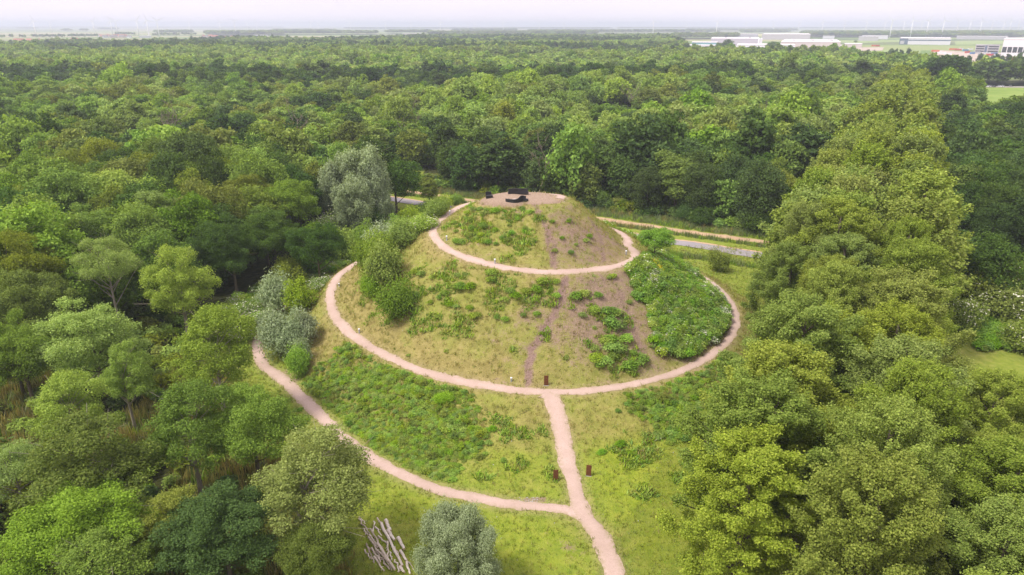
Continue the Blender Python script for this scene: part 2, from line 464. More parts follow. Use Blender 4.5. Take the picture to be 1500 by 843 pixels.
def tree_parts(kind, seed, lod):
    """returns (crown verts, crown faces, trunk MB) of a tree at its real size"""
    rng = np.random.default_rng(seed); rnd = random.Random(seed)
    n_leaf = {-1: 58000, 0: 16000, 1: 3800, 2: 560}[lod]; size = {-1: 0.10, 0: 0.19, 1: 0.40, 2: 1.0}[lod]
    asp, up, dr = 0.62, 0.35, 0.0
    H = 15.0; base = 4.5
    if kind == 'round':
        lobes = shell_lobes(rng, 44, (0, 0, 9.4), (4.9, 4.9, 5.5), 1.32, 0.85, -0.45, 0.26) + [(np.array([0, 0, 9.0]), np.array([0, 0, 1.]), 2.8, 3.4)]
    elif kind == 'tall':
        lobes = shell_lobes(rng, 40, (0, 0, 8.6), (3.6, 3.6, 6.8), 1.15, 0.95, -0.5, 0.26) + [(np.array([0, 0, 8.4]), np.array([0, 0, 1.]), 2.0, 4.6)]
    elif kind == 'wide':
        lobes = shell_lobes(rng, 54, (0, 0, 8.8), (5.6, 5.6, 6.0), 1.32, 0.95, -0.6, 0.25) + [(np.array([0, 0, 8.4]), np.array([0, 0, 1.]), 3.4, 3.2)]
    elif kind == 'full':
        base = 1
        lobes = shell_lobes(rng, 64, (0, 0, 7.4), (5.3, 5.3, 7.2), 1.35, 0.85, -0.95, 0.24) + [(np.array([0, 0, 7.0]), np.array([0, 0, 1.]), 3.0, 4.8)]
    elif kind == 'airy':
        n_leaf = int(n_leaf * 0.62); base = 6
        lobes = shell_lobes(rng, 46, (0, 0, 9.4), (4.4, 4.4, 5.7), 1.15, 1.0, -0.6, 0.3, 0.7)
    elif kind == 'sparse':
        n_leaf = int(n_leaf * 0.38); size *= 0.85; base = 7.5
        lobes = shell_lobes(rng, 26, (0, 0, 11.2), (4.9, 4.9, 3.9), 1.3, 0.6, -0.25, 0.25, 0.8)
    elif kind == 'poplar':
        n_leaf = int(n_leaf * (2.2 if lod == -1 else 1.7)); size *= 0.86 if lod == -1 else 1.0; H = 24; base = 3; asp = 0.7
        lobes = []
        a_off = rng.random() * 6
        for i in range(150):
            z = 3.5 + 19.5 * ((i + rng.random()) / 150) ** 0.92
            t = (z - 3.5) / 19.5
            R = 5.7 * (1 - 0.78 * t ** 4.0) * (0.62 + 0.38 * min(1, t * 3)) * (0.85 + 0.3 * math.sin(a_off + 3 * t * 3.1) ** 2)
            a = i * 2.39996 + rng.random() * 0.7; f = 0.45 + 0.6 * rng.random()
            d = np.array([math.cos(a), math.sin(a), 0.0])
            ax = d * 0.55 + np.array([-0.18, 0.05, 1.0]); ax /= np.linalg.norm(ax)
            q = 0.5 + 0.45 * rng.random()
            lobes.append((d * R * f + np.array([0, 0, z]), ax, q, q * 2.3))
        lobes.append((np.array([0, 0, 10.]), np.array([0, 0, 1.]), 2.3, 7.5))
    elif kind == 'willow':
        H = 14; base = 2; asp = 0.34; size *= 1.45; dr = 1.4; n_leaf = int(n_leaf * 1.7)
        lobes = []
        for i in range(64):
            t = (i + rng.random()) / 64
            z = 2.5 + 10.5 * t; R = 5.2 * math.sqrt(max(0.05, 1 - ((z - 5.5) / 8.0) ** 2)); a = i * 2.39996 + rng.random(); f = 0.45 + 0.6 * rng.random()
            d = np.array([math.cos(a), math.sin(a), 0])
            ax = d * 0.4 + np.array([0, 0, 1.0]); ax /= np.linalg.norm(ax)
            q = 0.75 + 0.6 * rng.random(); lobes.append((d * R * f + np.array([0, 0, z]), ax, q, q * 2.0))
        lobes.append((np.array([0, 0, 6.]), np.array([0, 0, 1.]), 3.0, 5.0))
    if kind not in ('poplar', 'willow'):
        wx, wy = 0.86 + 0.28 * rng.random(), 0.86 + 0.28 * rng.random(); sk = rng.normal(size=2) * 0.06
        lobes = [(np.array([c[0] * wx + sk[0] * c[2], c[1] * wy + sk[1] * c[2], c[2] * (0.94 + 0.12 * rng.random())]), ax, q, l) for c, ax, q, l in lobes]
    if lod == -1 and kind not in ('willow',):        # break every bough into smaller sprays
        fine = []
        for (c, ax, q, l) in lobes[:-1]:
            for _ in range(3):
                d = rng.normal(size=3); d /= np.linalg.norm(d); d[2] = abs(d[2]) * 0.6 - 0.1
                a2 = ax + rng.normal(size=3) * 0.25; a2 /= np.linalg.norm(a2)
                k = 0.42 + 0.28 * rng.random(); fine.append((c + d * q * 0.85, a2, q * k, l * k * 1.1))
            fine.append((c, ax, q * 0.75, l * 0.75))
        lobes2 = fine + [lobes[-1]]
    else: lobes2 = lobes
    v, f = leaves(rng, lobes2, n_leaf, size, asp, up, 0.8, 0.4, dr, 0.22)
    tr = MB()
    if lod < 2:
        seg = 7 if lod < 1 else 5
        r0 = 0.024 * H * (0.8 if kind != 'poplar' else 0.85)
        lean = [rng.normal() * 0.25, rng.normal() * 0.25]
        top = H * (0.72 if kind not in ('poplar',) else 0.9)
        pts = [(lean[0] * t * t, lean[1] * t * t, top * t - (0.4 if t == 0 else 0)) for t in (0, 0.12, 0.3, 0.5, 0.75, 1.0)]
        tr.tube(pts, [r0 * k for k in (1.35, 1.0, 0.85, 0.68, 0.42, 0.12)], seg)
        idx = list(range(len(lobes) - 1)); rnd.shuffle(idx)
        nl = {-1: 24, 0: 22, 1: 7}[lod] if kind in ('sparse', 'airy') else {-1: 16, 0: 14, 1: 4}[lod]
        for i in idx[:nl]:
            c = lobes[i][0]
            z0 = max(base * 0.75, min(top * 0.9, c[2] - 0.75 * math.hypot(c[0], c[1]) - 0.5)); t = z0 / top
            p0 = Vector((lean[0] * t * t, lean[1] * t * t, z0)); p2 = Vector(c)
            mid = p0.lerp(p2, 0.5) + Vector((0, 0, -0.25)) + Vector((rng.normal() * 0.2, rng.normal() * 0.2, 0))
            q = r0 * (0.42 - 0.25 * t)
            tr.tube([p0, mid, p2], [q, q * 0.65, q * 0.2], 5, False)
            if lod < 1 and kind in ('sparse', 'airy'):
                for _ in range(3):
                    e = p2 + Vector((rng.normal() * 1.0, rng.normal() * 1.0, abs(rng.normal()) * 0.7)); tr.tube([mid.lerp(p2, 0.6), e], [q * 0.35, 0.015], 4, False)
    return v, f, tr

KINDS = {'full': (21, 22, 23, 24), 'round': (31, 32, 33, 34, 35), 'tall': (41, 42, 43), 'wide': (51, 52, 53, 54), 'airy': (61, 62, 63), 'sparse': (71,), 'poplar': (81, 82, 83, 84, 85), 'willow': (91, 92)}
_geo = {}; _mesh = {}
def geo(kind, var, lod):
    k = (kind, var, lod)
    if k not in _geo: _geo[k] = tree_parts(kind, KINDS[kind][var], lod)
    return _geo[k]

def crown_mesh(kind, var, lod, tint):
    k = ('c', kind, var, lod, tint)
    if k not in _mesh:
        v, f, _ = geo(kind, var, lod); _mesh[k] = mesh_np('crown', v, f, [LEAF[tint]])
    return _mesh[k]

def trunk_mesh(kind, var, lod):
    k = ('t', kind, var, lod)
    if k not in _mesh:
        _mesh[k] = geo(kind, var, lod)[2].mesh('trunk', M_BARK_PALE if kind in ('sparse', 'airy') else M_BARK, True)
    return _mesh[k]

def whole_mesh(kind, var, lod, tint):
    """crown and trunk in one mesh, for trees of the mass"""
    k = ('w', kind, var, lod, tint)
    if k not in _mesh:
        v, f, tr = geo(kind, var, lod)
        fs = [f]; vv = v; mi = [0] * len(f)
        if tr.n:
            vv = np.concatenate([v, np.array(tr.v)])
            q = [x for x in tr.f if len(x) == 4]
            fs.append(np.array(q) + len(v)); mi += [1] * len(q)
        _mesh[k] = mesh_np('tree', vv, fs, [LEAF[tint], M_BARK], mi)
    return _mesh[k]

def tree(name, kind, var, tint, x, y, h, w, label, group, lod=0, cat='tree', rz=None, parts=True):
    H0 = {'poplar': 24.0, 'willow': 14.0}.get(kind, 15.0); W0 = {'full': 11.2, 'round': 10.5, 'tall': 8.2, 'wide': 12.2, 'airy': 11.0, 'sparse': 11.0, 'poplar': 12.6, 'willow': 11.0}[kind]
    z = float(hz(x, y))
    rz = random.uniform(0, 6.283) if rz is None else rz
    s = (w / W0, w / W0 * random.uniform(0.93, 1.07), h / H0)
    o = empty(name, (x, y, z - 0.05), rz, s)
    tag(o, label, cat, group)
    link('crown', crown_mesh(kind, var, lod, tint), o)
    link('trunk', trunk_mesh(kind, var, lod), o)
    return o
# ------------------------------------------------------------------ ground
SOILP = [  # bare, trodden ground on the mound, from the photo's surface
    (poly_px([(835, 405), (935, 402), (945, 440), (960, 500), (985, 545), (960, 560), (905, 530), (850, 545), (822, 510), (800, 470), (800, 430)]), 8.0, 0.86),
    (poly_px([(800, 302), (850, 318), (905, 352), (915, 372), (880, 388), (820, 392), (800, 370), (790, 330)]), 7.0, 0.8),
    (poly_px([(690, 480), (780, 450), (800, 500), (770, 540), (700, 530)]), 4.0, 0.35),
    (poly_px([(402, 552), (415, 535), (450, 552), (430, 575)]), 2.0, 0.6),
    (poly_px([(770, 730), (800, 728), (802, 737), (760, 738)]), 0.6, 0.9),
    (poly_px([(800, 785), (850, 790), (870, 815), (830, 820), (805, 805)]), 2.0, 0.5),
    (poly_px([(595, 385), (640, 340), (650, 352), (600, 420)]), 2.0, 0.25),
]
TRAILS = [(poly_px([(830, 408), (827, 420), (822, 432), (824, 442), (814, 452), (812, 462), (803, 472), (800, 482), (794, 490), (788, 503), (776, 513), (779, 525), (771, 536), (775, 550), (772, 566)]), 0.42, 1.0),
          (poly_px([(783, 299), (790, 318), (802, 338), (812, 362), (815, 396)]), 0.32, 0.9),
          (poly_px([(905, 420), (925, 470), (940, 520)]), 0.35, 0.6), (poly_px([(855, 432), (875, 415), (925, 408)]), 0.5, 0.6), (poly_px([(862, 318), (880, 345), (884, 380)]), 0.3, 0.7), (poly_px([(800, 345), (806, 370), (810, 392)]), 0.25, 0.8)]
DRYP = [(poly_px([(490, 395), (540, 400), (600, 480), (680, 520), (800, 545), (790, 570), (680, 560), (560, 520), (500, 480)]), 3.0, 0.75),
        (poly_px([(610, 330), (640, 300), (650, 310), (628, 345), (700, 395), (820, 405), (700, 400), (620, 375)]), 2.0, 0.6),
        (poly_px([(840, 320), (915, 360), (925, 385), (880, 395), (860, 350)]), 2.0, 0.6),
        (poly_px([(430, 500), (480, 460), (490, 490), (540, 525), (500, 540), (450, 560)]), 2.0, 0.5)]
LUSH = [(poly_px([(850, 600), (1000, 620), (1060, 640), (1050, 843), (930, 843), (880, 740)]), 4.0, 0.9),
        (poly_px([(660, 600), (790, 590), (830, 690), (830, 735), (700, 725)]), 4.0, 0.55),
        (poly_px([(500, 700), (640, 725), (840, 770), (870, 843), (540, 843)]), 3.0, 0.65)]
xs = XX.ravel(); ys = YY.ravel(); nearm = (np.abs(xs - 8) < 95) & (ys > 30) & (ys < 185)
def near_field(fn, default=0.0):
    out = np.full(xs.shape, default); out[nearm] = fn(xs[nearm], ys[nearm]); return out
def f_soil(x, y):
    s = np.zeros(x.shape)
    for p, w, a in SOILP: s = np.maximum(s, poly_soft(p, x, y, w) * a)
    for p, w, a in TRAILS: s = np.maximum(s, a * smooth(w * 1.6, w * 0.5, seg_dist(p, x, y)))
    r, a = polar(x, y)
    s = np.maximum(s, smooth(1.6, -0.4, r - top_r(a)) * 0.9)
    # thin, patchy cover on the whole face between the gully and the bare side
    side = smooth(-24, 8, x - C[0]) * smooth(0.6, 3.5, hz(x, y)) * smooth(-2, -10, y - C[1] - 6)
    s = np.maximum(s, side * (0.28 + 0.40 * smooth(0.36, 0.64, fbm(x * 0.16, y * 0.16, 91))))
    return s
def f_list(L):
    def g(x, y):
        s = np.zeros(x.shape)
        for p, w, a in L: s = np.maximum(s, poly_soft(p, x, y, w) * a)
        return s
    return g
a_soil = near_field(f_soil); a_dry = near_field(f_list(DRYP)); a_lush = near_field(f_list(LUSH))
a_trail = near_field(lambda x, y: np.maximum.reduce([a * smooth(w * 1.5, w * 0.7, seg_dist(p, x + 0.5 * (fbm(x * 0.6, y * 0.6, 4) - 0.5), y)) for p, w, a in TRAILS]))
a_top = near_field(lambda x, y: smooth(0.2, -1.8, polar(x, y)[0] - top_r(polar(x, y)[1]) + 1.8 * (fbm(x * 0.5, y * 0.5, 8) - 0.5)))
a_path = near_field(lambda x, y: smooth(0.9, 0.0, path_dist(x, y)))
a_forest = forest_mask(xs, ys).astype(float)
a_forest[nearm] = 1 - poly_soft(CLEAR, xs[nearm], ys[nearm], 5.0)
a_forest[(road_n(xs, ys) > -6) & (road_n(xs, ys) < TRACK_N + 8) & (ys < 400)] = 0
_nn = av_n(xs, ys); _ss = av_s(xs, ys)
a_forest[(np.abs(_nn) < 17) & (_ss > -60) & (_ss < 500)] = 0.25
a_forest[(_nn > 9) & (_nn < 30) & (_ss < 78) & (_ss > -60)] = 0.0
a_mound = near_field(lambda x, y: smooth(0.15, 1.6, hz(x, y)))

bump = near_field(lambda x, y: (fbm(x * 0.55, y * 0.55, 3) - 0.5) * 0.28 + (fbm(x * 0.14, y * 0.14, 9) - 0.5) * 0.5)
bump *= (1 - a_path)
bump -= 0.16 * near_field(lambda x, y: np.maximum.reduce([a * smooth(w * 1.5, w * 0.3, seg_dist(p, x, y)) for p, w, a in TRAILS]))
ZZ = ZZ + bump.reshape(ZZ.shape)
ny, nx = XX.shape
idx = np.arange(nx * ny).reshape(ny, nx)
gf = np.stack([idx[:-1, :-1], idx[:-1, 1:], idx[1:, 1:], idx[1:, :-1]], -1).reshape(-1, 4)

def ground_mat():
    m, nt, out = mat_new('ground_cover')
    at = lambda n: N(nt, 'ShaderNodeAttribute', attribute_name=n).outputs['Fac']
    geo = N(nt, 'ShaderNodeNewGeometry'); pos = geo.outputs['Position']
    n1 = noise_n(nt, 0.10, 4, 0.6, pos); n2 = noise_n(nt, 0.8, 5, 0.65, pos); n3 = noise_n(nt, 5.0, 4, 0.7, pos); n4 = noise_n(nt, 0.33, 4, 0.6, pos)
    green = ramp_n(nt, n2, [(0.25, (0.16, 0.215, 0.03)), (0.5, (0.225, 0.275, 0.042)), (0.75, (0.30, 0.325, 0.065))])
    lush = ramp_n(nt, n2, [(0.25, (0.17, 0.24, 0.018)), (0.55, (0.275, 0.325, 0.03)), (0.8, (0.37, 0.375, 0.052))])
    dry = ramp_n(nt, n2, [(0.25, (0.20, 0.17, 0.055)), (0.55, (0.30, 0.25, 0.09)), (0.8, (0.40, 0.325, 0.14))])
    soil = ramp_n(nt, n3, [(0.25, (0.155, 0.10, 0.074)), (0.5, (0.265, 0.18, 0.138)), (0.75, (0.40, 0.29, 0.225))])
    leafy = ramp_n(nt, n2, [(0.3, (0.024, 0.030, 0.011)), (0.7, (0.07, 0.072, 0.024))])  # leaf litter, its colour darkened further to deepen the shadow among the trees
    c = mixc(nt, math_n(nt, 'MULTIPLY', at('lush'), ramp_n(nt, n4, [(0.3, 0.35), (0.6, 1.0)])), green, lush)
    # tawny drifts everywhere, stronger where the slope is dry
    dfac = math_n(nt, 'MULTIPLY', math_n(nt, 'ADD', math_n(nt, 'MULTIPLY', at('dry'), 0.75), math_n(nt, 'MULTIPLY', at('mound'), 0.8)), ramp_n(nt, n4, [(0.25, 0.35), (0.65, 1.0)]), True)
    dfac = math_n(nt, 'ADD', dfac, math_n(nt, 'MULTIPLY', ramp_n(nt, n1, [(0.5, 0.0), (0.68, 0.45)]), ramp_n(nt, n3, [(0.35, 0.2), (0.6, 1.0)])), True)
    c = mixc(nt, dfac, c, dry)
    sraw = math_n(nt, 'ADD', at('soil'), math_n(nt, 'MULTIPLY', math_n(nt, 'SUBTRACT', n2, 0.5), 1.4))
    sraw = math_n(nt, 'ADD', sraw, math_n(nt, 'MULTIPLY', math_n(nt, 'SUBTRACT', n3, 0.5), 1.1))
    c = mixc(nt, ramp_n(nt, sraw, [(0.38, 0.0), (0.8, 0.92)]), c, soil)
    c = mixc(nt, math_n(nt, 'MULTIPLY', at('trail'), ramp_n(nt, n2, [(0.3, 0.55), (0.55, 1.0)])), c, ramp_n(nt, n3, [(0.3, (0.165, 0.105, 0.088)), (0.65, (0.30, 0.205, 0.17))]))
    c = mixc(nt, at('bare_top'), c, ramp_n(nt, n3, [(0.3, (0.25, 0.175, 0.125)), (0.6, (0.385, 0.285, 0.215))]))
    verge = math_n(nt, 'MULTIPLY', at('pathside'), ramp_n(nt, n3, [(0.35, 0.1), (0.65, 0.75)]))
    c = mixc(nt, verge, c, (0.36, 0.275, 0.16))
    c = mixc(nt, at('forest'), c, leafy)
    # farmland of the polder beyond the woods
    mp = N(nt, 'ShaderNodeMapping'); mp.inputs['Rotation'].default_value = (0, 0, rad(29)); mp.inputs['Scale'].default_value = (0.0011, 0.0034, 1)
    nt.links.new(pos, mp.inputs[0])
    vo = N(nt, 'ShaderNodeTexVoronoi'); vo.distance = 'CHEBYCHEV'; vo.inputs['Scale'].default_value = 1.0; nt.links.new(mp.outputs[0], vo.inputs['Vector'])
    sep = N(nt, 'ShaderNodeSeparateColor'); nt.links.new(vo.outputs['Color'], sep.inputs[0])
    farm = ramp_n(nt, sep.outputs[0], [(0.0, (0.12, 0.20, 0.05)), (0.3, (0.19, 0.27, 0.08)), (0.55, (0.28, 0.31, 0.12)), (0.75, (0.38, 0.34, 0.2)), (0.95, (0.10, 0.15, 0.05))])
    ln = N(nt, 'ShaderNodeVectorMath', operation='LENGTH'); nt.links.new(pos, ln.inputs[0])
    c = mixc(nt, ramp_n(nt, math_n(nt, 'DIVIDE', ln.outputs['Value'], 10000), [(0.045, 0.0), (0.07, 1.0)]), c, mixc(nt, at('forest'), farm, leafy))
    h = math_n(nt, 'ADD', n3, math_n(nt, 'MULTIPLY', n2, 2.0))
    bsdf(nt, out, c, 0.95, 0.05, h, 0.9, 0.18)
    return m

gme = mesh_np('ground', np.stack([xs, ys, ZZ.ravel()], 1), gf, [ground_mat()], smooth_f=True)
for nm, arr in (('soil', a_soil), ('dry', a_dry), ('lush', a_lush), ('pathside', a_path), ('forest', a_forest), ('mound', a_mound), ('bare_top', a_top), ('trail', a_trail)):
    at = gme.attributes.new(nm, 'FLOAT', 'POINT'); at.data.foreach_set('value', arr.astype(np.float32))
go = link('ground', gme); go['kind'] = 'structure'

# ------------------------------------------------------------------ paths and road
def path_mat(name, c1, c2, c3):
    m, nt, out = mat_new(name)
    geo = N(nt, 'ShaderNodeNewGeometry'); pos = geo.outputs['Position']
    n1 = noise_n(nt, 0.5, 4, 0.6, pos); n2 = noise_n(nt, 7.0, 5, 0.75, pos); n3 = noise_n(nt, 2.2, 4, 0.7, pos)
    c = mixc(nt, ramp_n(nt, n1, [(0.3, 0.0), (0.7, 1.0)]), c1, c2)
    c = mixc(nt, ramp_n(nt, n2, [(0.35, 0.7), (0.5, 0.0)]), c, c3)
    n5 = noise_n(nt, 0.16, 3, 0.6, pos)
    c = mixc(nt, ramp_n(nt, n5, [(0.42, 0.0), (0.62, 0.4)]), c, c3)
    e = N(nt, 'ShaderNodeAttribute', attribute_name='edge').outputs['Fac']
    ef = math_n(nt, 'MULTIPLY', e, ramp_n(nt, n3, [(0.35, 0.0), (0.6, 0.9)]), True)
    c = mixc(nt, ef, c, (0.27, 0.225, 0.105))
    bsdf(nt, out, c, 0.9, 0.1, n2, 0.4, 0.03); return m
M_PATH = path_mat('pink_gravel', (0.53, 0.395, 0.345), (0.45, 0.33, 0.28), (0.36, 0.26, 0.21))
M_TRACK = path_mat('sandy_track', (0.54, 0.38, 0.25), (0.46, 0.32, 0.2), (0.38, 0.25, 0.16))

def strip(name, pts, width, mat, lift=0.05, wob=0.34, cols=(-1, -0.72, -0.25, 0.25, 0.72, 1), seed=1, uniform=False):
    pts = np.asarray(pts); t = np.gradient(pts, axis=0); t /= np.linalg.norm(t, axis=1, keepdims=True); nrm = np.stack([-t[:, 1], t[:, 0]], 1)
    L = np.concatenate([[0], np.cumsum(np.linalg.norm(np.diff(pts, axis=0), axis=1))])
    V = []; E = []; width = width * (0.86 + 0.34 * fbm(L * 0.06, L * 0 + seed * 3.0, 7))
    for c in cols:
        w = width / 2 * (1 + wob * 0.5 * (fbm(L * 0.12, L * 0 + seed, 3) - 0.5) * 2 + (wob * (fbm(L * 0.9, L * 0 + seed + c * 5, 5) - 0.5) * 2 if abs(c) == 1 else 0))
        q = pts + nrm * (c * w)[:, None]
        V.append(np.stack([q[:, 0], q[:, 1], hz(q[:, 0], q[:, 1]) + lift - (0.04 if abs(c) == 1 and not uniform else 0)], 1)); E.append(np.full(len(pts), 1.0 if abs(c) == 1 else (0.35 if abs(c) > 0.5 else 0.0)))
    n = len(pts); k = len(cols); V = np.concatenate(V); i = np.arange(n - 1)
    f = np.concatenate([np.stack([i + j * n, i + (j + 1) * n, i + 1 + (j + 1) * n, i + 1 + j * n], 1) for j in range(k - 1)])[:, ::-1]
    me = mesh_np(name, V, f, [mat], smooth_f=True)
    a = me.attributes.new('edge', 'FLOAT', 'POINT'); a.data.foreach_set('value', np.concatenate(E).astype(np.float32))
    o = link(name, me); o['kind'] = 'structure'; return o
strip('path', path_spiral, 1.6, M_PATH, 0.06, seed=1)
strip('path', path_low, 1.35, M_PATH, 0.064, seed=2)
strip('path', path_link, 1.85, M_PATH, 0.068, seed=3)
strip('path', path_outer, 1.55, M_PATH, 0.056, seed=4)
strip('path', path_avenue, 4.2, path_mat('pale_paving', (0.5, 0.40, 0.36), (0.42, 0.34, 0.30), (0.33, 0.26, 0.22)), 0.05, 0.1, seed=6)
def road_mat():
    m, nt, out = mat_new('asphalt_old')
    geo = N(nt, 'ShaderNodeNewGeometry'); pos = geo.outputs['Position']
    n1 = noise_n(nt, 0.25, 4, 0.6, pos); n2 = noise_n(nt, 9.0, 4, 0.7, pos)
    c = ramp_n(nt, n1, [(0.3, (0.27, 0.245, 0.26)), (0.7, (0.34, 0.31, 0.325))]); c = mixc(nt, ramp_n(nt, n2, [(0.4, 0.35), (0.6, 0.0)]), c, (0.2, 0.18, 0.185))
    bsdf(nt, out, c, 0.85, 0.2, n2, 0.2, 0.02); return m
rl = np.array([rdp(s, 0) for s in np.arange(-420, 620, 2.0)])
strip('road', rl, 3.9, road_mat(), 0.08, 0.04, (-1, 0, 1), 8, True)
tl = np.array([rdp(s, TRACK_N + (fbm(np.array([s * 0.01]), np.array([2.0]))[0] - 0.5) * 2) for s in np.arange(-420, 620, 1.5)])
strip('track', tl, 3.0, M_TRACK, 0.06, 0.3, seed=9)
vg = np.array([rdp(s, 2.6) for s in np.arange(-420, 620, 1.0)])
strip('road_verge', vg, 1.1, M_TRACK, 0.03, 0.9, seed=12)

# ------------------------------------------------------------------ scatter by geometry nodes (only for what nobody could count)
def proto_collection(name, meshes):
    c = bpy.data.collections.new(name)
    for i, me in enumerate(meshes):
        o = bpy.data.objects.new(f'{name}_sample_{i:03d}', me); c.objects.link(o)
    return c

def scatter(name, pts, idx, scl, meshes, rz=None, tilt=None):
    n = len(pts)
    me = bpy.data.meshes.new(name); me.vertices.add(n); me.vertices.foreach_set('co', np.asarray(pts, np.float32).ravel())
    rot = np.zeros((n, 3), np.float32); rot[:, 2] = RNG.random(n) * 6.283 if rz is None else rz
    if tilt is not None: rot[:, 0] = tilt[:, 0]; rot[:, 1] = tilt[:, 1]
    scl = np.asarray(scl, np.float32)
    if scl.ndim == 1: scl = np.stack([scl, scl, scl], 1)
    me.attributes.new('pick', 'INT', 'POINT').data.foreach_set('value', np.asarray(idx, np.int32))
    me.attributes.new('turn', 'FLOAT_VECTOR', 'POINT').data.foreach_set('vector', rot.ravel())
    me.attributes.new('size', 'FLOAT_VECTOR', 'POINT').data.foreach_set('vector', scl.ravel().astype(np.float32))
    me.update()
    o = link(name, me); o['kind'] = 'stuff'
    ng = bpy.data.node_groups.new(name + '_scatter', 'GeometryNodeTree')
    ng.interface.new_socket('Geometry', in_out='INPUT', socket_type='NodeSocketGeometry'); ng.interface.new_socket('Geometry', in_out='OUTPUT', socket_type='NodeSocketGeometry')
    gi = ng.nodes.new('NodeGroupInput'); g_o = ng.nodes.new('NodeGroupOutput')
    ci = ng.nodes.new('GeometryNodeCollectionInfo'); ci.inputs['Collection'].default_value = proto_collection(name, meshes)
    ci.inputs['Separate Children'].default_value = True; ci.inputs['Reset Children'].default_value = True
    ip = ng.nodes.new('GeometryNodeInstanceOnPoints'); ip.inputs['Pick Instance'].default_value = True
    def attr(nm, typ):
        a = ng.nodes.new('GeometryNodeInputNamedAttribute'); a.data_type = typ; a.inputs['Name'].default_value = nm
        return a.outputs['Attribute']
    L = ng.links.new
    L(gi.outputs[0], ip.inputs['Points']); L(ci.outputs[0], ip.inputs['Instance']); L(attr('pick', 'INT'), ip.inputs['Instance Index'])
    L(attr('turn', 'FLOAT_VECTOR'), ip.inputs['Rotation']); L(attr('size', 'FLOAT_VECTOR'), ip.inputs['Scale']); L(ip.outputs[0], g_o.inputs[0])
    md = o.modifiers.new('scatter', 'NODES'); md.node_group = ng
    return o

def hexgrid(x0, x1, y0, y1, s, jit=0.36, seed=0):
    r = np.random.default_rng(seed + 100)
    xs_ = np.arange(x0, x1, s); ys_ = np.arange(y0, y1, s * 0.866)
    X, Y = np.meshgrid(xs_, ys_); X = X + (np.arange(len(ys_)) % 2)[:, None] * s / 2
    X = X + (r.random(X.shape) - 0.5) * 2 * jit * s; Y = Y + (r.random(Y.shape) - 0.5) * 2 * jit * s
    return X.ravel(), Y.ravel()

# small plants ---------------------------------------------------------------
def clump_mesh(seed, r, h, n, size, tint, flower=0.0, fm=None, asp=0.5, name='leaves', lobes_n=7, lower=0.15, up=0.9, rough=0.2, ragged=0.16):
    rng = np.random.default_rng(seed)
    lobes = shell_lobes(rng, lobes_n, (0, 0, h * 0.35), (r * 0.8, r * 0.8, h * 0.55), r * 0.45, h / r * 0.8 if h < r else 1.0, 0.0, rough, 0.5)
    if rough > 0.25:
        sk = rng.normal(size=2) * 0.16; lobes = [(np.array([c[0] + sk[0] * c[2], c[1] + sk[1] * c[2], c[2] * (0.75 + 0.5 * rng.random())]), ax, q * (0.7 + 0.6 * rng.random()), l * (0.8 + 0.7 * rng.random())) for c, ax, q, l in lobes]
    lobes.append((np.array([0, 0, h * 0.3]), np.array([0, 0, 1.0]), r * 0.75, h * 0.55))
    v, f = leaves(rng, lobes, n, size, asp, up, 0.7, lower, ragged=ragged)
    v[:, 2] = np.maximum(v[:, 2], -0.25)
    mi = (rng.random(len(f)) < flower).astype(int)
    if flower:
        top = v.reshape(-1, 4, 3)[:, :, 2].mean(1) > h * 0.45
        mi = mi * top
    return mesh_np(name, v, f, [LEAF[tint]] + ([fm or M_FLOWER] if flower else []), mi)

def tuft_mesh(seed, n, h, w, spread, tint, lean=0.5):
    rng = np.random.default_rng(seed); V = []; Fq = []
    for i in range(n):
        a = rng.random() * 6.283; b = np.array([math.cos(a), math.sin(a), 0]); p = np.array([rng.normal() * spread, rng.normal() * spread, -0.05]); hh = h * (0.5 + 0.8 * rng.random())
        t = np.array([-b[1], b[0], 0]) * w; l = b * hh * lean * rng.random()
        m = p + l * 0.35 + np.array([0, 0, hh * 0.6]); e = p + l + np.array([0, 0, hh])
        k = len(V); V += [p - t, p + t, m + t * 0.8, m - t * 0.8, e + t * 0.1, e - t * 0.1]; Fq += [(k, k + 1, k + 2, k + 3), (k + 3, k + 2, k + 4, k + 5)]
    return mesh_np('blades', np.array(V), np.array(Fq), [LEAF[tint]])

# grass on the clearing and the slopes
gx, gy = hexgrid(-50, 72, 36, 152, 0.42, 0.5, 3)
k = in_poly(CLEAR, gx, gy) & (polar(gx, gy)[0] > top_r(polar(gx, gy)[1]) + 0.2) & (path_dist(gx, gy) > -0.16) & (RNG.random(len(gx)) < (0.22 + 0.6 * fbm(gx * 0.35, gy * 0.35, 21)) * (1 - 0.85 * f_soil(gx, gy)))
gx, gy = gx[k], gy[k]
dryness = f_list(DRYP)(gx, gy) * 0.6 + 0.75 * smooth(0.15, 2.2, hz(gx, gy)) + 0.5 * (fbm(gx * 0.2, gy * 0.2, 5) - 0.4)
gi_ = np.where(RNG.random(len(gx)) < np.clip(dryness * 0.8, 0, 0.8), 3 + RNG.integers(0, 2, len(gx)), RNG.integers(0, 3, len(gx)))
gm = [tuft_mesh(1, 10, 0.20, 0.022, 0.12, 'grass', 0.8), tuft_mesh(2, 9, 0.26, 0.024, 0.14, 'grass', 0.7), tuft_mesh(3, 10, 0.17, 0.025, 0.13, 'weed', 0.9),
      tuft_mesh(4, 10, 0.26, 0.02, 0.13, 'straw', 0.8), tuft_mesh(5, 9, 0.32, 0.02, 0.14, 'straw', 0.7)]
scatter('grass', np.stack([gx, gy, hz(gx, gy)], 1), gi_, 0.7 + 0.7 * RNG.random(len(gx)), gm)

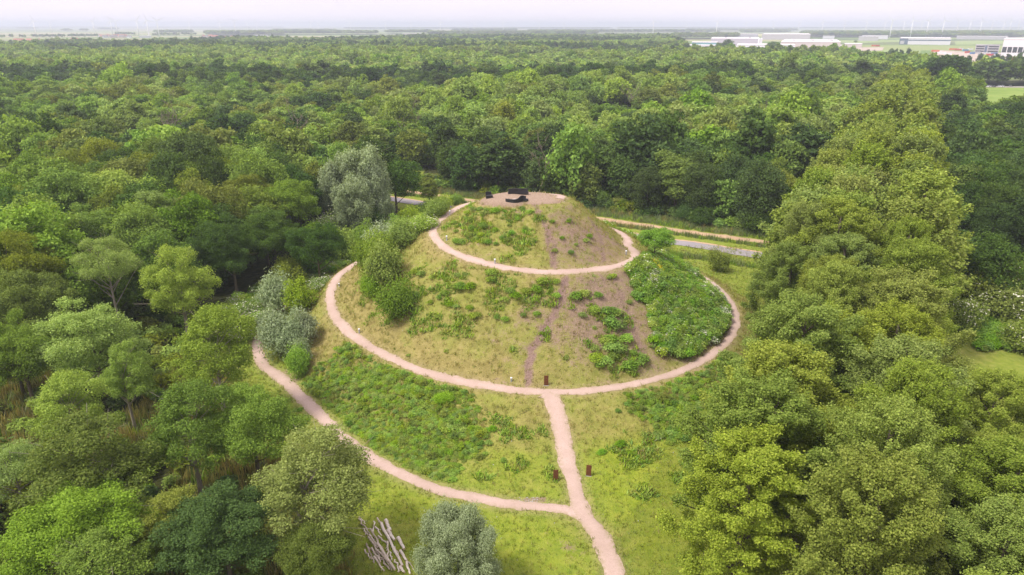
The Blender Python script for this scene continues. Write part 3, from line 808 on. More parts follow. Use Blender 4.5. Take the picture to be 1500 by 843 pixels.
sx2, sy2 = hexgrid(-50, 70, 38, 150, 1.15, 0.5, 13)
k = in_poly(CLEAR, sx2, sy2) & (path_dist(sx2, sy2) > 0.5) & (polar(sx2, sy2)[0] > top_r(polar(sx2, sy2)[1]) + 0.3) & (RNG.random(len(sx2)) < smooth(0.35, 0.65, fbm(sx2 * 0.2, sy2 * 0.2, 82)) * 0.9) & (f_list(LUSH)(sx2, sy2) < 0.5)
sx2, sy2 = sx2[k], sy2[k]
scatter('grass', np.stack([sx2, sy2, hz(sx2, sy2)], 1), RNG.integers(0, 2, len(sx2)), 0.7 + 0.6 * RNG.random(len(sx2)), [tuft_mesh(41, 14, 0.55, 0.016, 0.22, 'straw', 0.5), tuft_mesh(42, 12, 0.6, 0.02, 0.2, 'grass', 0.6)])
# tall weeds: the thicket below the second path, the shoulder near the avenue, the ditch of reeds
weed_small = [clump_mesh(100 + i, 0.55, 0.6 + 0.15 * i, 300, 0.09, ('weed', 'herb', 'weed')[i], lobes_n=6) for i in range(3)]
weed_mid = [clump_mesh(110 + i, 0.65, 0.8, 300, 0.095, t, lobes_n=6) for i, t in enumerate(('herb', 'herb', 'olive'))]
mat_m = [clump_mesh(160 + i, 0.6, 0.36, 260, 0.085, t, lobes_n=6, lower=0.05, up=1.7) for i, t in enumerate(('weed', 'weed', 'herb', 'light', 'grass'))]
def weeds(name, polys, spacing, meshes, probs, smin, smax, seed, dens=1.0, soft=3.0):
    P_ = np.concatenate([np.array(p) for p in polys]); x, y = hexgrid(P_[:, 0].min() - 2, P_[:, 0].max() + 2, P_[:, 1].min() - 2, P_[:, 1].max() + 2, spacing, 0.45, seed)
    w = np.zeros(x.shape)
    for p in polys: w = np.maximum(w, poly_soft(p, x, y, soft))
    n = fbm(x * 0.3, y * 0.3, seed + 7)
    k = (RNG.random(len(x)) < w * dens * smooth(0.2, 0.45, n + 0.25 * (w - 0.5))) & (path_dist(x, y) > 0.6)
    x, y, n = x[k], y[k], n[k]
    i = RNG.choice(len(meshes), len(x), p=np.array(probs) / sum(probs))
    s = smin + (smax - smin) * (0.4 * RNG.random(len(x)) + 0.6 * smooth(0.3, 0.7, n))
    return scatter(name, np.stack([x, y, hz(x, y) - 0.05], 1), i, s, meshes)
HERB = [tuft_mesh(31, 18, 0.30, 0.05, 0.22, 'weed', 1.2), tuft_mesh(32, 18, 0.38, 0.05, 0.2, 'weed', 1.0), tuft_mesh(33, 18, 0.28, 0.05, 0.22, 'herb', 1.2), tuft_mesh(34, 14, 0.42, 0.04, 0.2, 'straw', 0.9)]
W1 = poly_px([(440, 575), (470, 545), (510, 510), (560, 530), (640, 560), (690, 585), (700, 620), (690, 660), (650, 690), (590, 685), (520, 645), (470, 610)])
weeds('weeds', [W1], 0.46, weed_small + weed_mid + HERB + mat_m, [0.7, 0.3, 0.7, 0.3, 0.2, 0.3, 2, 2, 1, 1.5, 4, 4, 2, 2, 1.5], 0.5, 1.1, 31, 3.0, 5.0)
def drifts(name, polys, seed, thr=0.5, sp=0.42):
    P_ = np.concatenate([np.array(p) for p in polys]); x, y = hexgrid(P_[:, 0].min() - 2, P_[:, 0].max() + 2, P_[:, 1].min() - 2, P_[:, 1].max() + 2, sp, 0.5, seed)
    w = np.zeros(x.shape)
    for p in polys: w = np.maximum(w, poly_soft(p, x, y, 6.0))
    n = fbm(x * 0.42, y * 0.42, seed + 3, 3)
    k = (w > 0) & (n + 0.22 * (w - 1) > thr) & (path_dist(x, y) > 0.5) & (polar(x, y)[0] > top_r(polar(x, y)[1]) + 0.6) & (RNG.random(len(x)) < 0.85)
    x, y = x[k], y[k]
    return scatter(name, np.stack([x, y, hz(x, y)], 1), RNG.choice(4, len(x), p=[.38, .28, .24, .1]), 0.7 + 0.9 * RNG.random(len(x)), HERB)
drifts('weeds', [poly_px([(648, 335), (690, 302), (774, 301), (786, 335), (772, 362), (720, 376), (664, 364)])], 611, 0.47)
drifts('weeds', [poly_px([(600, 400), (640, 395), (820, 405), (830, 440), (800, 480), (745, 510), (690, 505), (620, 460), (585, 430)])], 613, 0.52)
drifts('weeds', [poly_px([(840, 515), (830, 440), (880, 420), (930, 440), (950, 540), (925, 560), (850, 548)])], 617, 0.58)
drifts('weeds', [poly_px([(590, 360), (620, 345), (680, 400), (700, 500), (640, 520), (520, 470), (530, 410)])], 619, 0.60)
drifts('weeds', [poly_px([(660, 595), (790, 588), (820, 650), (820, 700), (690, 715)]), poly_px([(840, 590), (960, 600), (1040, 680), (960, 760), (880, 700)])], 621, 0.63)
W2 = poly_px([(925, 590), (960, 565), (1010, 550), (1060, 520), (1085, 540), (1080, 640), (1040, 640), (990, 640), (945, 620)])
weeds('weeds', [W2], 0.5, weed_small + weed_mid + HERB + mat_m, [0.8, 0.5, 0.8, 0.6, 0.4, 0.3, 2, 2, 1.5, 1, 4, 3, 3, 1.5, 1], 0.55, 1.2, 37, 2.5, 5.0)
bram = [clump_mesh(120, 0.9, 1.0, 480, 0.115, 'bright', 0, lobes_n=8), clump_mesh(121, 0.9, 1.1, 480, 0.115, 'herb', 0, lobes_n=8), clump_mesh(122, 0.9, 1.1, 480, 0.11, 'weed', 0.06, lobes_n=8), clump_mesh(123, 0.9, 1.0, 480, 0.10, 'silver', 0.22, lobes_n=8), clump_mesh(124, 0.7, 0.9, 400, 0.09, 'weed', 0.55, M_YELLOW, lobes_n=7)]
B1 = poly_px([(925, 400), (945, 382), (975, 380), (1010, 400), (1040, 425), (1066, 455), (1070, 478), (1045, 505), (1000, 525), (960, 515), (950, 480), (938, 440)])
weeds('undergrowth', [B1], 0.72, bram[:4], [3.4, 3, 2.4, 0.3], 0.75, 1.5, 41, 2.5, 2.0)
B2 = poly_px([(925, 400), (948, 388), (965, 420), (960, 440), (940, 430)]); B3 = poly_px([(1030, 425), (1045, 418), (1075, 465), (1070, 485), (1050, 500), (1055, 460)])
weeds('undergrowth', [B2, B3], 0.95, bram[2:4], [2.5, 1.6], 0.9, 1.4, 43, 0.5, 1.5)
Y1 = poly_px([(958, 390), (972, 392), (990, 415), (985, 425), (965, 408)])
weeds('wildflowers', [Y1], 0.7, bram[4:5], [1], 0.8, 1.2, 47, 1.0, 1.2)
# ivy, brambles and rank growth along the foot of the slope towards the woods
H1 = [unpolar(r, a) for a, r in ((84, 49), (100, 47), (115, 44), (128, 43), (140, 39), (150, 34), (160, 33), (165, 38), (140, 46), (120, 50), (100, 53), (88, 54))]
weeds('undergrowth', [H1], 0.9, bram[:4], [2, 2, 3, 2], 0.8, 1.5, 53, 0.9, 3.0)
HB = [unpolar(r, a) for a, r in ((118, 34), (135, 31), (150, 28.5), (165, 25), (180, 22), (200, 20), (200, 24), (180, 27), (160, 30), (140, 34), (122, 37))]
weeds('undergrowth', [HB], 0.9, bram[:4], [3, 2, 3, 1], 0.8, 1.4, 57, 0.8, 2.0)
# slope below the right branch, low yellow-green growth
HC = [unpolar(r, a) for a, r in ((205, 18.5), (225, 21.5), (245, 23), (262, 23), (262, 27), (240, 30), (215, 28), (200, 24))]
weeds('undergrowth', [HC], 0.9, weed_small + bram[2:3], [2, 2, 2, 2], 0.7, 1.3, 59, 0.75, 2.0)
NET = poly_px([(1395, 480), (1440, 455), (1510, 460), (1540, 490), (1500, 510), (1440, 515)])
weeds('nettles', [NET], 0.9, [bram[0], weed_small[1]], [3, 1], 0.8, 1.6, 61, 1.0, 3.0)
# reeds and long grass in the ditches on either side of the track
reed = [tuft_mesh(21, 22, 1.3, 0.05, 0.35, 'reed', 0.4), tuft_mesh(22, 20, 1.1, 0.05, 0.35, 'reed', 0.5), tuft_mesh(23, 20, 0.9, 0.05, 0.4, 'weed', 0.5), tuft_mesh(24, 20, 1.5, 0.045, 0.3, 'straw', 0.4)]
def band(n0, n1, s0, s1, sp, seed, dens=1.0):
    s, n = hexgrid(s0, s1, n0, n1, sp, 0.45, seed)
    x = RD0[0] + RD[0] * s + RN[0] * n; y = RD0[1] + RD[1] * s + RN[1] * n
    k = RNG.random(len(x)) < dens; return x[k], y[k]
bx, by = [np.concatenate(q) for q in zip(band(6.2, TRACK_N - 2.6, -90, 190, 0.55, 1, 0.9), band(TRACK_N + 2.6, TRACK_N + 10, -90, 190, 0.6, 2, 0.9), band(-9.5, -7.6, -75, 60, 0.5, 3, 0.85))]
bi = np.where(fbm(bx * 0.15, by * 0.15, 77) > 0.52, RNG.choice([0, 1, 3], len(bx)), RNG.choice([0, 2, 2], len(bx)))
scatter('reeds', np.stack([bx, by, hz(bx, by)], 1), bi, 0.5 + 0.55 * RNG.random(len(bx)), reed)
# ------------------------------------------------------------------ forest
def zone_pick(x, y, rng):
    """(shape, variant, tint) arrays by planting block"""
    n = len(x); rn = road_n(x, y); an = av_n(x, y)
    b1 = fbm(x * 0.012, y * 0.012, 5, 2); b2 = vnoise(x * 0.006 + 7, y * 0.011, 9)
    b3 = fbm(x * 0.03 + 3, y * 0.03, 15, 2)
    r = rng.random(n)
    tints = np.empty(n, object); kinds = np.empty(n, object)
    def pick(mask, tp, kp):
        m = int(mask.sum())
        if not m: return
        tints[mask] = rng.choice(list(tp), m, p=np.array(list(tp.values())) / sum(tp.values()))
        kinds[mask] = rng.choice(list(kp), m, p=np.array(list(kp.values())) / sum(kp.values()))
    allm = np.ones(n, bool)
    pick(allm, {'mid': 5, 'light': 3, 'olive': 1, 'dark': 2}, {'round': 5, 'tall': 2, 'wide': 3})
    far = rn > 60
    pick(far & (b1 > 0.5), {'light': 5, 'mid': 3, 'pale': 1.2}, {'round': 6, 'wide': 3, 'tall': 1})
    pick(far & (b1 <= 0.5) & (b1 > 0.40), {'mid': 5, 'light': 2, 'dark': 1}, {'round': 6, 'wide': 3})
    pick(far & (b1 <= 0.40), {'dark': 3, 'mid': 3, 'olive': 1.5}, {'round': 5, 'tall': 3})
    pick(far & (b3 > 0.64), {'pale': 3, 'olive': 2, 'light': 1}, {'round': 3, 'airy': 3})
    big = vnoise(x * 0.0016 + 3, y * 0.0075, 61); d_ = y > 430
    pick(d_ & (big > 0.60), {'dark': 8, 'mid': 1.5}, {'round': 5, 'tall': 3})
    pick(d_ & (big < 0.34), {'light': 5, 'mid': 2, 'pale': 1}, {'round': 6, 'wide': 2})
    belt = (rn > 0) & (rn < 75) & (an < -15) & (x > -45)
    pick(belt, {'dark': 6, 'mid': 1.6, 'olive': 0.6}, {'full': 8, 'tall': 1})
    pick(belt & (rn > 50), {'dark': 2, 'mid': 3, 'olive': 1}, {'wide': 4, 'round': 4, 'tall': 2})
    nearl = (rn < 0) & (x < -20)
    pick(nearl, {'mid': 5, 'light': 2.4, 'olive': 2.4, 'dark': 3.2}, {'round': 3, 'wide': 4, 'full': 3, 'airy': 0.7})
    front = (y < 85) & (x < -18)
    pick(front, {'light': 4, 'mid': 3, 'olive': 1.5, 'pale': 1.5, 'dark': 1.0}, {'airy': 4, 'round': 2, 'wide': 2, 'tall': 1})
    edge = (x > -60) & (x < -35) & (y > 112) & (y < 160)
    pick(edge, {'dark': 4, 'mid': 3, 'olive': 1.2}, {'full': 7, 'round': 2})
    right = (an > 9) & (av_s(x, y) < 330)
    pick(right, {'dark': 6, 'mid': 2}, {'full': 8, 'tall': 1})
    return kinds, tints

NVAR = {k: len(v) for k, v in KINDS.items()}
# explicit trees near the camera: (px, py of the crown's top in the photo, height, crown width in m, shape, tint, label)
NEAR = [
    (148, 357, 17.0, 11.0, 'sparse', 0, 'pale', 'tall thin tree with sparse yellowish crown and long bare pale trunk'),
    (252, 367, 16.0, 12.0, 'airy', 0, 'light', 'light green airy tree with forked trunk standing over dark wood'),
    (120, 440, 14.5, 14.0, 'wide', 0, 'light', 'broad light green tree below the sparse yellowish tree'),
    (303, 457, 15.5, 12.0, 'airy', 1, 'light', 'tall feathery light green tree at wood edge opposite grey willow bushes'),
    (172, 515, 11.0, 7.5, 'airy', 0, 'light', 'small feathery tree beneath the broad light green tree'),
    (85, 552, 12.0, 9.5, 'airy', 1, 'light', 'feathery light green tree over the dry yellow glade'),
    (150, 618, 13.0, 13.5, 'airy', 0, 'olive', 'wide pale olive tree with open crown and whitish branches'),
    (265, 570, 13.5, 10.5, 'airy', 1, 'mid', 'open crowned tree with visible trunk behind the yellowish flowering tree'),
    (360, 575, 12.0, 9.5, 'round', 0, 'mid', 'mid green round tree at wood edge beside outer gravel path'),
    (75, 716, 11.5, 12.5, 'wide', 1, 'bright', 'vivid bright green broad tree in the near corner of the wood'),
    (440, 660, 13.0, 13.0, 'airy', 0, 'pale', 'pale yellow-green open tree with visible limbs beside the log pile'),
    (318, 742, 10.0, 10.0, 'round', 1, 'dark', 'dark green dense tree next to the pale tree by the logs'),
    (455, 765, 8.0, 6.5, 'round', 2, 'olive', 'bushy olive green tree overhanging the log pile'),
    (40, 388, 15.0, 12.0, 'wide', 1, 'olive', 'dark olive tree with broad dome crown beside the sparse yellowish tree'),
    (15, 470, 13.0, 9.5, 'round', 0, 'mid', 'mid green tree below the dark olive dome tree'),
    (8, 655, 11.0, 8.5, 'sparse', 0, 'pale', 'small pale tree with bare twigs above the vivid bright green tree'),
    (130, 300, 16.5, 14.0, 'wide', 0, 'mid', 'large mid green canopy tree behind the sparse yellowish tree'),
    (235, 283, 16.5, 13.5, 'round', 1, 'light', 'light green billowing tree behind the airy forked tree'),
    (345, 255, 16.5, 14.5, 'wide', 1, 'olive', 'olive brown wide crowned tree above the dark wood'),
    (330, 318, 15.5, 12.0, 'wide', 0, 'dark', 'dark bluish green tree next to the olive brown wide tree'),
    (415, 262, 16.0, 13.0, 'round', 2, 'mid', 'mid green tree at wood edge beside big silver willow'),
    (460, 330, 13.0, 9.5, 'round', 0, 'dark', 'dark green tree squeezed beside the big silver willow'),
    (395, 310, 14.0, 11.5, 'round', 1, 'dark', 'dark shaded round tree on wood edge facing the mound'),
    (150, 792, 9.5, 9.5, 'airy', 1, 'mid', 'feathery mid green tree beside the vivid bright green tree'),
    (240, 720, 9.0, 8.5, 'airy', 0, 'olive', 'low thin olive tree in shade between bright and dark trees'),
]
near_xy = []
fg = 'trees of the wood below the mound'
for (px, py, h, w, kd, var, tint, lab) in NEAR:
    x, y = P(px, py, h); near_xy.append((x, y, w))
    tree('broadleaf_tree', kd, var % NVAR[kd], tint, x, y, h, w, lab, fg, -1)

fx, fy = hexgrid(-560, 620, 32, 560, 8.1, 0.40, 1)
k = forest_mask(fx, fy); fx, fy = fx[k], fy[k]
dn = np.full(fx.shape, 1e9)
for (x, y, w) in near_xy: dn = np.minimum(dn, np.hypot(fx - x, fy - y) - w * 0.36)
k = dn > 1.6
# nothing of the wood may stand before the trees one can tell apart
tx, ty, td = to_px(fx, fy, 14.0 + 0 * fx); tr_ = 4.4 / td * F
for (px, py, h, w, *_r) in NEAR[:13] + NEAR[19:20] + [(522, 222, 18.5, 17.0), (500, 250, 14.0, 12.0), (545, 262, 12.0, 9.0)]:
    x, y = P(px, py, h); d0 = float(to_px(x, y, h)[2]); r0 = w / 2 / d0 * F
    k &= ~((td < d0 + 2) & (np.hypot(tx - px, ty + tr_ * 0.8 - py - r0 * 0.8) < 0.86 * (r0 + tr_)))
front = (fy < 92) & (fx < -18)
k &= ~(front & (RNG.random(len(fx)) < 0.30))
# a few natural gaps in the woods
gap = fbm(fx * 0.02, fy * 0.02, 44, 2) > 0.74
k &= ~(gap & (road_n(fx, fy) > 30))
fx, fy = fx[k], fy[k]
fk, ft = zone_pick(fx, fy, RNG)
blk = fbm(fx * 0.012 + 40, fy * 0.012, 25, 2)
fh = 12.2 + 5.2 * smooth(0.3, 0.7, blk) + RNG.normal(size=len(fx)) * 1.9
fh = np.where((fy < 92) & (fx < -18), 8.0 + 3.0 * RNG.random(len(fx)), fh)
fh = np.where((road_n(fx, fy) > 0) & (road_n(fx, fy) < 60), fh * 1.0 + 0.8, fh)
fw = 9.2 + 3.8 * RNG.random(len(fx)) + 0.45 * (fh - 14)
_em = (RNG.random(len(fx)) < 0.07) & (fy > 95); fh = np.where(_em, fh * 1.25, fh); fw = np.where(_em, fw * 1.15, fw)
fv = np.array([RNG.integers(0, NVAR[q]) for q in fk])
# the nearest, which show largest, stand as trees of their own; the rest is the forest
ppx, ppy, dep = to_px(fx, fy, fh)
inframe = (ppx > -30) & (ppx < 1530) & (ppy < 860) & (ppy > 20)
score = np.where(inframe, fh / dep, 0)
score = np.where((ft == 'dark') & (road_n(fx, fy) > 0) & (road_n(fx, fy) < TRACK_N + 24) & (fx < 75), score * 1.5, score)
order = np.argsort(-score); n_ind = 268
ind = order[:n_ind]; rest_mask = np.ones(len(fx), bool); rest_mask[ind] = False
TW = {'mid': 'mid green', 'light': 'light green', 'olive': 'olive green', 'dark': 'dark green', 'pale': 'pale yellow-green', 'bright': 'bright green'}
KW = {'full': 'leafy to the ground', 'round': 'round crowned', 'tall': 'slender tall', 'wide': 'broad domed', 'airy': 'feathery open', 'sparse': 'thin'}
LAND = [((-15, 52), 'near the log pile'), ((-40, 95), 'by the grey willow bushes'), ((-62, 99), 'around the sparse yellowish tree'), ((-41, 172), 'beside the big silver willow'),
        ((10, 200), 'behind the sandy track at mid belt'), ((45, 185), 'behind the sandy track towards the avenue'), ((-90, 140), 'deep in the wood facing the mound'), ((-55, 60), 'in the near corner of the wood'),
        ((110, 120), 'beyond the poplar avenue'), ((170, 170), 'in the dark wood past the poplar avenue'), ((-130, 190), 'in the far reach of the mound-side wood'), ((-20, 215), 'behind the track past the silver willow')]
for i in ind:
    j = int(np.argmin([math.hypot(fx[i] - p[0][0], fy[i] - p[0][1]) for p in LAND]))
    lab = f'{TW[ft[i]]} {KW[fk[i]]} broadleaf tree {LAND[j][1]}'
    tree('broadleaf_tree', fk[i], int(fv[i]), ft[i], float(fx[i]), float(fy[i]), float(fh[i]), float(fw[i]), lab, fg, -1 if dep[i] < 105 else (0 if dep[i] < 185 else 1))

def mass(name, x, y, h, w, kinds, tints, var, lod):
    combos = sorted({(a, int(b), c) for a, b, c in zip(kinds, var, tints)})
    ix = {c: i for i, c in enumerate(combos)}
    W0 = {'full': 11.2, 'round': 10.5, 'tall': 8.2, 'wide': 12.2, 'airy': 11.0, 'sparse': 11.0}
    idx = [ix[(a, int(b), c)] for a, b, c in zip(kinds, var, tints)]
    sx = np.array([q / W0[a] for q, a in zip(w, kinds)])
    scatter(name, np.stack([x, y, hz(x, y) - 0.1], 1), idx, np.stack([sx, sx * (0.92 + 0.16 * RNG.random(len(x))), h / 15.0], 1), [whole_mesh(a, b, lod, c) for a, b, c in combos])
m = rest_mask & (to_px(fx, fy, fh)[0] > -260) & (to_px(fx, fy, fh)[0] < 1760)
mass('forest', fx[m], fy[m], fh[m], fw[m], fk[m], ft[m], fv[m], 1)
# farther woods
gx2, gy2 = hexgrid(-2600, 2600, 545, 2520, 11.5, 0.38, 2)
k = (gy2 > 560) & forest_mask(gx2, gy2) & (bearing_px(gx2, gy2) > -150) & (bearing_px(gx2, gy2) < 1650)
k &= ~((vnoise(gx2 * 0.003 + 9, gy2 * 0.012, 63) > 0.86) & (gy2 > 700))
gx2, gy2 = gx2[k], gy2[k]
k2, t2 = zone_pick(gx2, gy2, RNG)
k2 = np.where(np.isin(k2, ['airy', 'sparse']), 'round', k2)
h2 = 12.5 + 6.0 * smooth(0.3, 0.7, vnoise(gx2 * 0.008, gy2 * 0.008, 31)) + RNG.normal(size=len(gx2)) * 2.0
v2 = np.array([RNG.integers(0, NVAR[q]) for q in k2])
mass('forest', gx2, gy2, h2, 11.5 + 3.5 * RNG.random(len(gx2)), k2, t2, v2, 2)
# far blocks of woodland on the plain: (px from, px to, row of the near edge, row of the far edge)
fxs, fys = [], []
for (a, b, r0, r1) in [(298, 420, 52.5, 50.3), (400, 560, 51.5, 49.2), (395, 500, 47.6, 47.0), (560, 640, 49.5, 48.6), (660, 760, 46.8, 46.2), (770, 1060, 49.0, 47.6), (620, 880, 52.5, 51.2), (1170, 1500, 55.5, 50.8), (1390, 1560, 54.5, 50.0), (985, 1085, 58.2, 55.6),
                       (88, 108, 46.6, 46.2), (115, 132, 46.8, 46.4), (220, 290, 50.0, 49.2), (20, 60, 43.2, 42.6), (140, 180, 44.0, 43.4), (1000, 1170, 46.5, 45.6), (500, 900, 43.2, 42.4), (0, 420, 41.6, 41.0), (900, 1500, 42.6, 41.6), (1080, 1160, 49.4, 48.4)]:
    A = P(a, r0)[1]; B = P(a, r1)[1]
    x, y = hexgrid(-9000, 9000, A, min(B, A + 900), 17 + A / 500, 0.4, int(a + r0 * 10)) if A < 3600 else hexgrid(-14000, 14000, A, A + 260, 17 + A / 500, 0.4, int(a))
    q = bearing_px(x, y); e = fbm(x * 0.004, y * 0.004, int(a)) * 14
    m = (q > a + e) & (q < b - e); fxs.append(x[m]); fys.append(y[m])
fxs = np.concatenate(fxs); fys = np.concatenate(fys); n = len(fxs)
mass('distant_wood', fxs, fys, 17 + 5 * RNG.random(n), 17 + fys / 350, np.array(['round'] * n, object), RNG.choice(['mid', 'dark', 'olive'], n).astype(object), RNG.integers(0, 3, n), 2)
# scrub of the understorey at the front of the wood
ux, uy = hexgrid(-75, -8, 34, 112, 2.3, 0.45, 5)
k = forest_mask(ux, uy) & (RNG.random(len(ux)) < smooth(0.35, 0.6, fbm(ux * 0.07, uy * 0.07, 66)) * 0.9)
ux, uy = ux[k], uy[k]
und = [clump_mesh(140 + i, 1.3, 1.5, 420, 0.2, t, lobes_n=10) for i, t in enumerate(('mid', 'dark', 'olive', 'light', 'straw'))]
scatter('undergrowth', np.stack([ux, uy, hz(ux, uy)], 1), RNG.choice(5, len(ux), p=[.3, .2, .25, .15, .1]), 0.7 + 0.7 * RNG.random(len(ux)), und)
# long tawny grass of the glades below the trees
ux, uy = hexgrid(-85, -8, 34, 100, 0.8, 0.5, 6)
k = forest_mask(ux, uy) & (fbm(ux * 0.07, uy * 0.07, 66) < 0.52); ux, uy = ux[k], uy[k]
scatter('grass', np.stack([ux, uy, hz(ux, uy)], 1), RNG.choice(3, len(ux), p=[.5, .3, .2]), 0.6 + 0.5 * RNG.random(len(ux)), [reed[3], reed[2], reed[1]])

bx2, by2 = band(TRACK_N + 8.5, TRACK_N + 15, -100, 200, 2.3, 12, 0.75)
k = np.abs(av_n(bx2, by2) + 2) > 14; bx2, by2 = bx2[k], by2[k]
scatter('undergrowth', np.stack([bx2, by2, hz(bx2, by2)], 1), RNG.choice(5, len(bx2), p=[.3, .45, .15, .1, 0.]), 1.0 + 1.0 * RNG.random(len(bx2)), und)
# ------------------------------------------------------------------ poplar avenue
pg = 'poplars of the avenue'
rnd = random.Random(4)
for row, s0, s1, hh, ww, words in ((-4.2, -14, 455, 24.0, 13.2, 'the avenue row nearest the link path'), (5.0, -16, 455, 24.0, 13.2, 'the avenue row facing the flowering bushes'), (-9.9, 38, 440, 22.5, 12.4, 'the extra avenue row beside the clearing'), (13.2, -26, 17, 19.5, 11.0, 'the short row at the avenue start'), (20.5, -22, 8, 15.0, 10.0, 'the lowest short row at the avenue start')):
    s = s0; n = 0
    while s < s1:
        x, y = av(s, row + rnd.uniform(-1.4, 1.4))
        d = math.hypot(x, y)
        h = hh * rnd.uniform(0.86, 1.08); lod = -1 if d < 115 else (0 if d < 210 else 1)
        if s < 40: h *= 0.84
        where = 'beside the lawn' if s < 45 else ('before the road' if s < 95 else 'beyond the road')
        tree('poplar_tree', 'poplar', rnd.randrange(5), 'poplar', x, y, h, ww * rnd.uniform(0.88, 1.2), f'tall olive poplar in {words}, {where}', pg, lod)
        s += rnd.uniform(6.4, 8.4) if d < 200 else rnd.uniform(7.5, 10)

# ------------------------------------------------------------------ willows
def at_top(px, py, h): return P(px, py, h)
wg = 'stems of the big silver willow'
for (px, py, h, w, lab) in ((528, 222, 18.5, 13.0, 'big silver grey willow beside the road, its tallest crown'), (497, 236, 16.5, 11.0, 'silver grey willow crown leaning to the dark wood beside the tallest willow'), (512, 268, 13.0, 10.0, 'lower silver willow in front of the tallest willow'), (546, 246, 15.0, 8.5, 'narrow silver willow closest to the grey road')):
    x, y = P(px, py, h); tree('willow_tree', 'willow', hash(lab) * 0 + (px % 2), 'silver', x, y, h, w, lab, wg, 0)
x, y = P(668, 754, 8.6); tree('willow_tree', 'willow', 1, 'silver', x, y, 8.6, 7.0, 'grey-green weeping willow standing in grass beside the log pile', None, -1)

# ------------------------------------------------------------------ dead trees
def dead_mesh(seed, h=13.0):
    r = random.Random(seed); mb = MB()
    def br(p, d, L, q, dep):
        pts = [p]; rr = [q]; dd = d.copy()
        for i in range(3):
            dd = (dd + Vector((r.gauss(0, .12), r.gauss(0, .12), r.gauss(0.04, .08)))).normalized(); pts.append(pts[-1] + dd * L / 3); rr.append(q * (1 - 0.24 * (i + 1)))
        mb.tube(pts, rr, 5 if dep < 2 else 4, False)
        if dep < 3:
            for i in range(4 if dep else 7):
                t = r.uniform(0.35, 1.0); k = min(2, int(t * 3)); p0 = pts[k].lerp(pts[k + 1], t * 3 - k)
                a = r.uniform(0, 6.28); nd = (dd * 0.75 + Vector((math.cos(a), math.sin(a), 0.25)) * 0.75).normalized(); br(p0, nd, L * r.uniform(0.4, 0.6), max(q * 0.45, 0.03), dep + 1)
    br(Vector((0, 0, -0.3)), Vector((0, 0, 1)), h * 0.75, 0.2, 0)
    return mb.mesh('branches', M_TWIG, True)
dead_m = [dead_mesh(3), dead_mesh(8)]
for i, (px, py, h, lab) in enumerate([(246, 166, 15, 'bare dead tree with grey branches standing in the deep wood'), (250, 176, 13, 'shorter bare dead tree beside the bare grey one'), (607, 165, 14, 'bare brown dead tree in gap behind the silver willow'), (787, 222, 14, 'brown leafless tree in the dark belt behind mound top'), (1000, 195, 13, 'leafless brown tree at the top of the dark belt'), (937, 135, 15, 'dark bare tree standing in the forest gap'), (1112, 172, 14, 'brown dead tree in the light wood near avenue'), (583, 190, 11, 'small dead brown tree by gap behind the silver willow'), (430, 180, 15, 'thin pale dead tree at edge of light wood')]):
    h *= 1.12; x, y = P(px, py - 6, h); o = link('dead_tree', dead_m[i % 2]); o.location = (x, y, float(hz(x, y))); s = h / 13.0; o.scale = (s * 1.1, s * 1.1, s * 1.15); o.rotation_euler.z = i * 1.7; tag(o, lab, 'dead tree')

# ------------------------------------------------------------------ bushes, each a plant of its own
bush_m = {}
def bush_mesh(tint, var, fl=0.0):
    k = (tint, var, fl)
    if k not in bush_m:
        asp = 0.35 if tint == 'silver' else 0.55
        bush_m[k] = clump_mesh(200 + var * 7 + len(tint), 2.0, 3.2 if var % 2 == 0 else 2.6, 7500, 0.115 if tint != 'silver' else 0.15, tint, fl, asp=asp, name='bush', lobes_n=30, lower=0.35, up=0.5, rough=0.34, ragged=0.3)
    return bush_m[k]
def bush(px, py_base, w, h, tint, label, var=0, fl=0.0, name='bush', cat='bush', group=None, surf=True):
    x, y = P(px, py_base) if (py_base < 350 and px > 800) or (px < 595 and py_base < 300) else PS(px, py_base)
    o = link(name, bush_mesh(tint, var, fl)); o.location = (x, y, float(hz(x, y)) - 0.1); o.rotation_euler.z = (px * 0.37) % 6.28
    q_ = 0.88 + 0.24 * ((px * 7 + py_base) % 10) / 10; o.scale = (w / 4.2 * q_, w / 4.2 / q_, h / (3.2 if var % 2 == 0 else 2.6)); return tag(o, label, cat, group)
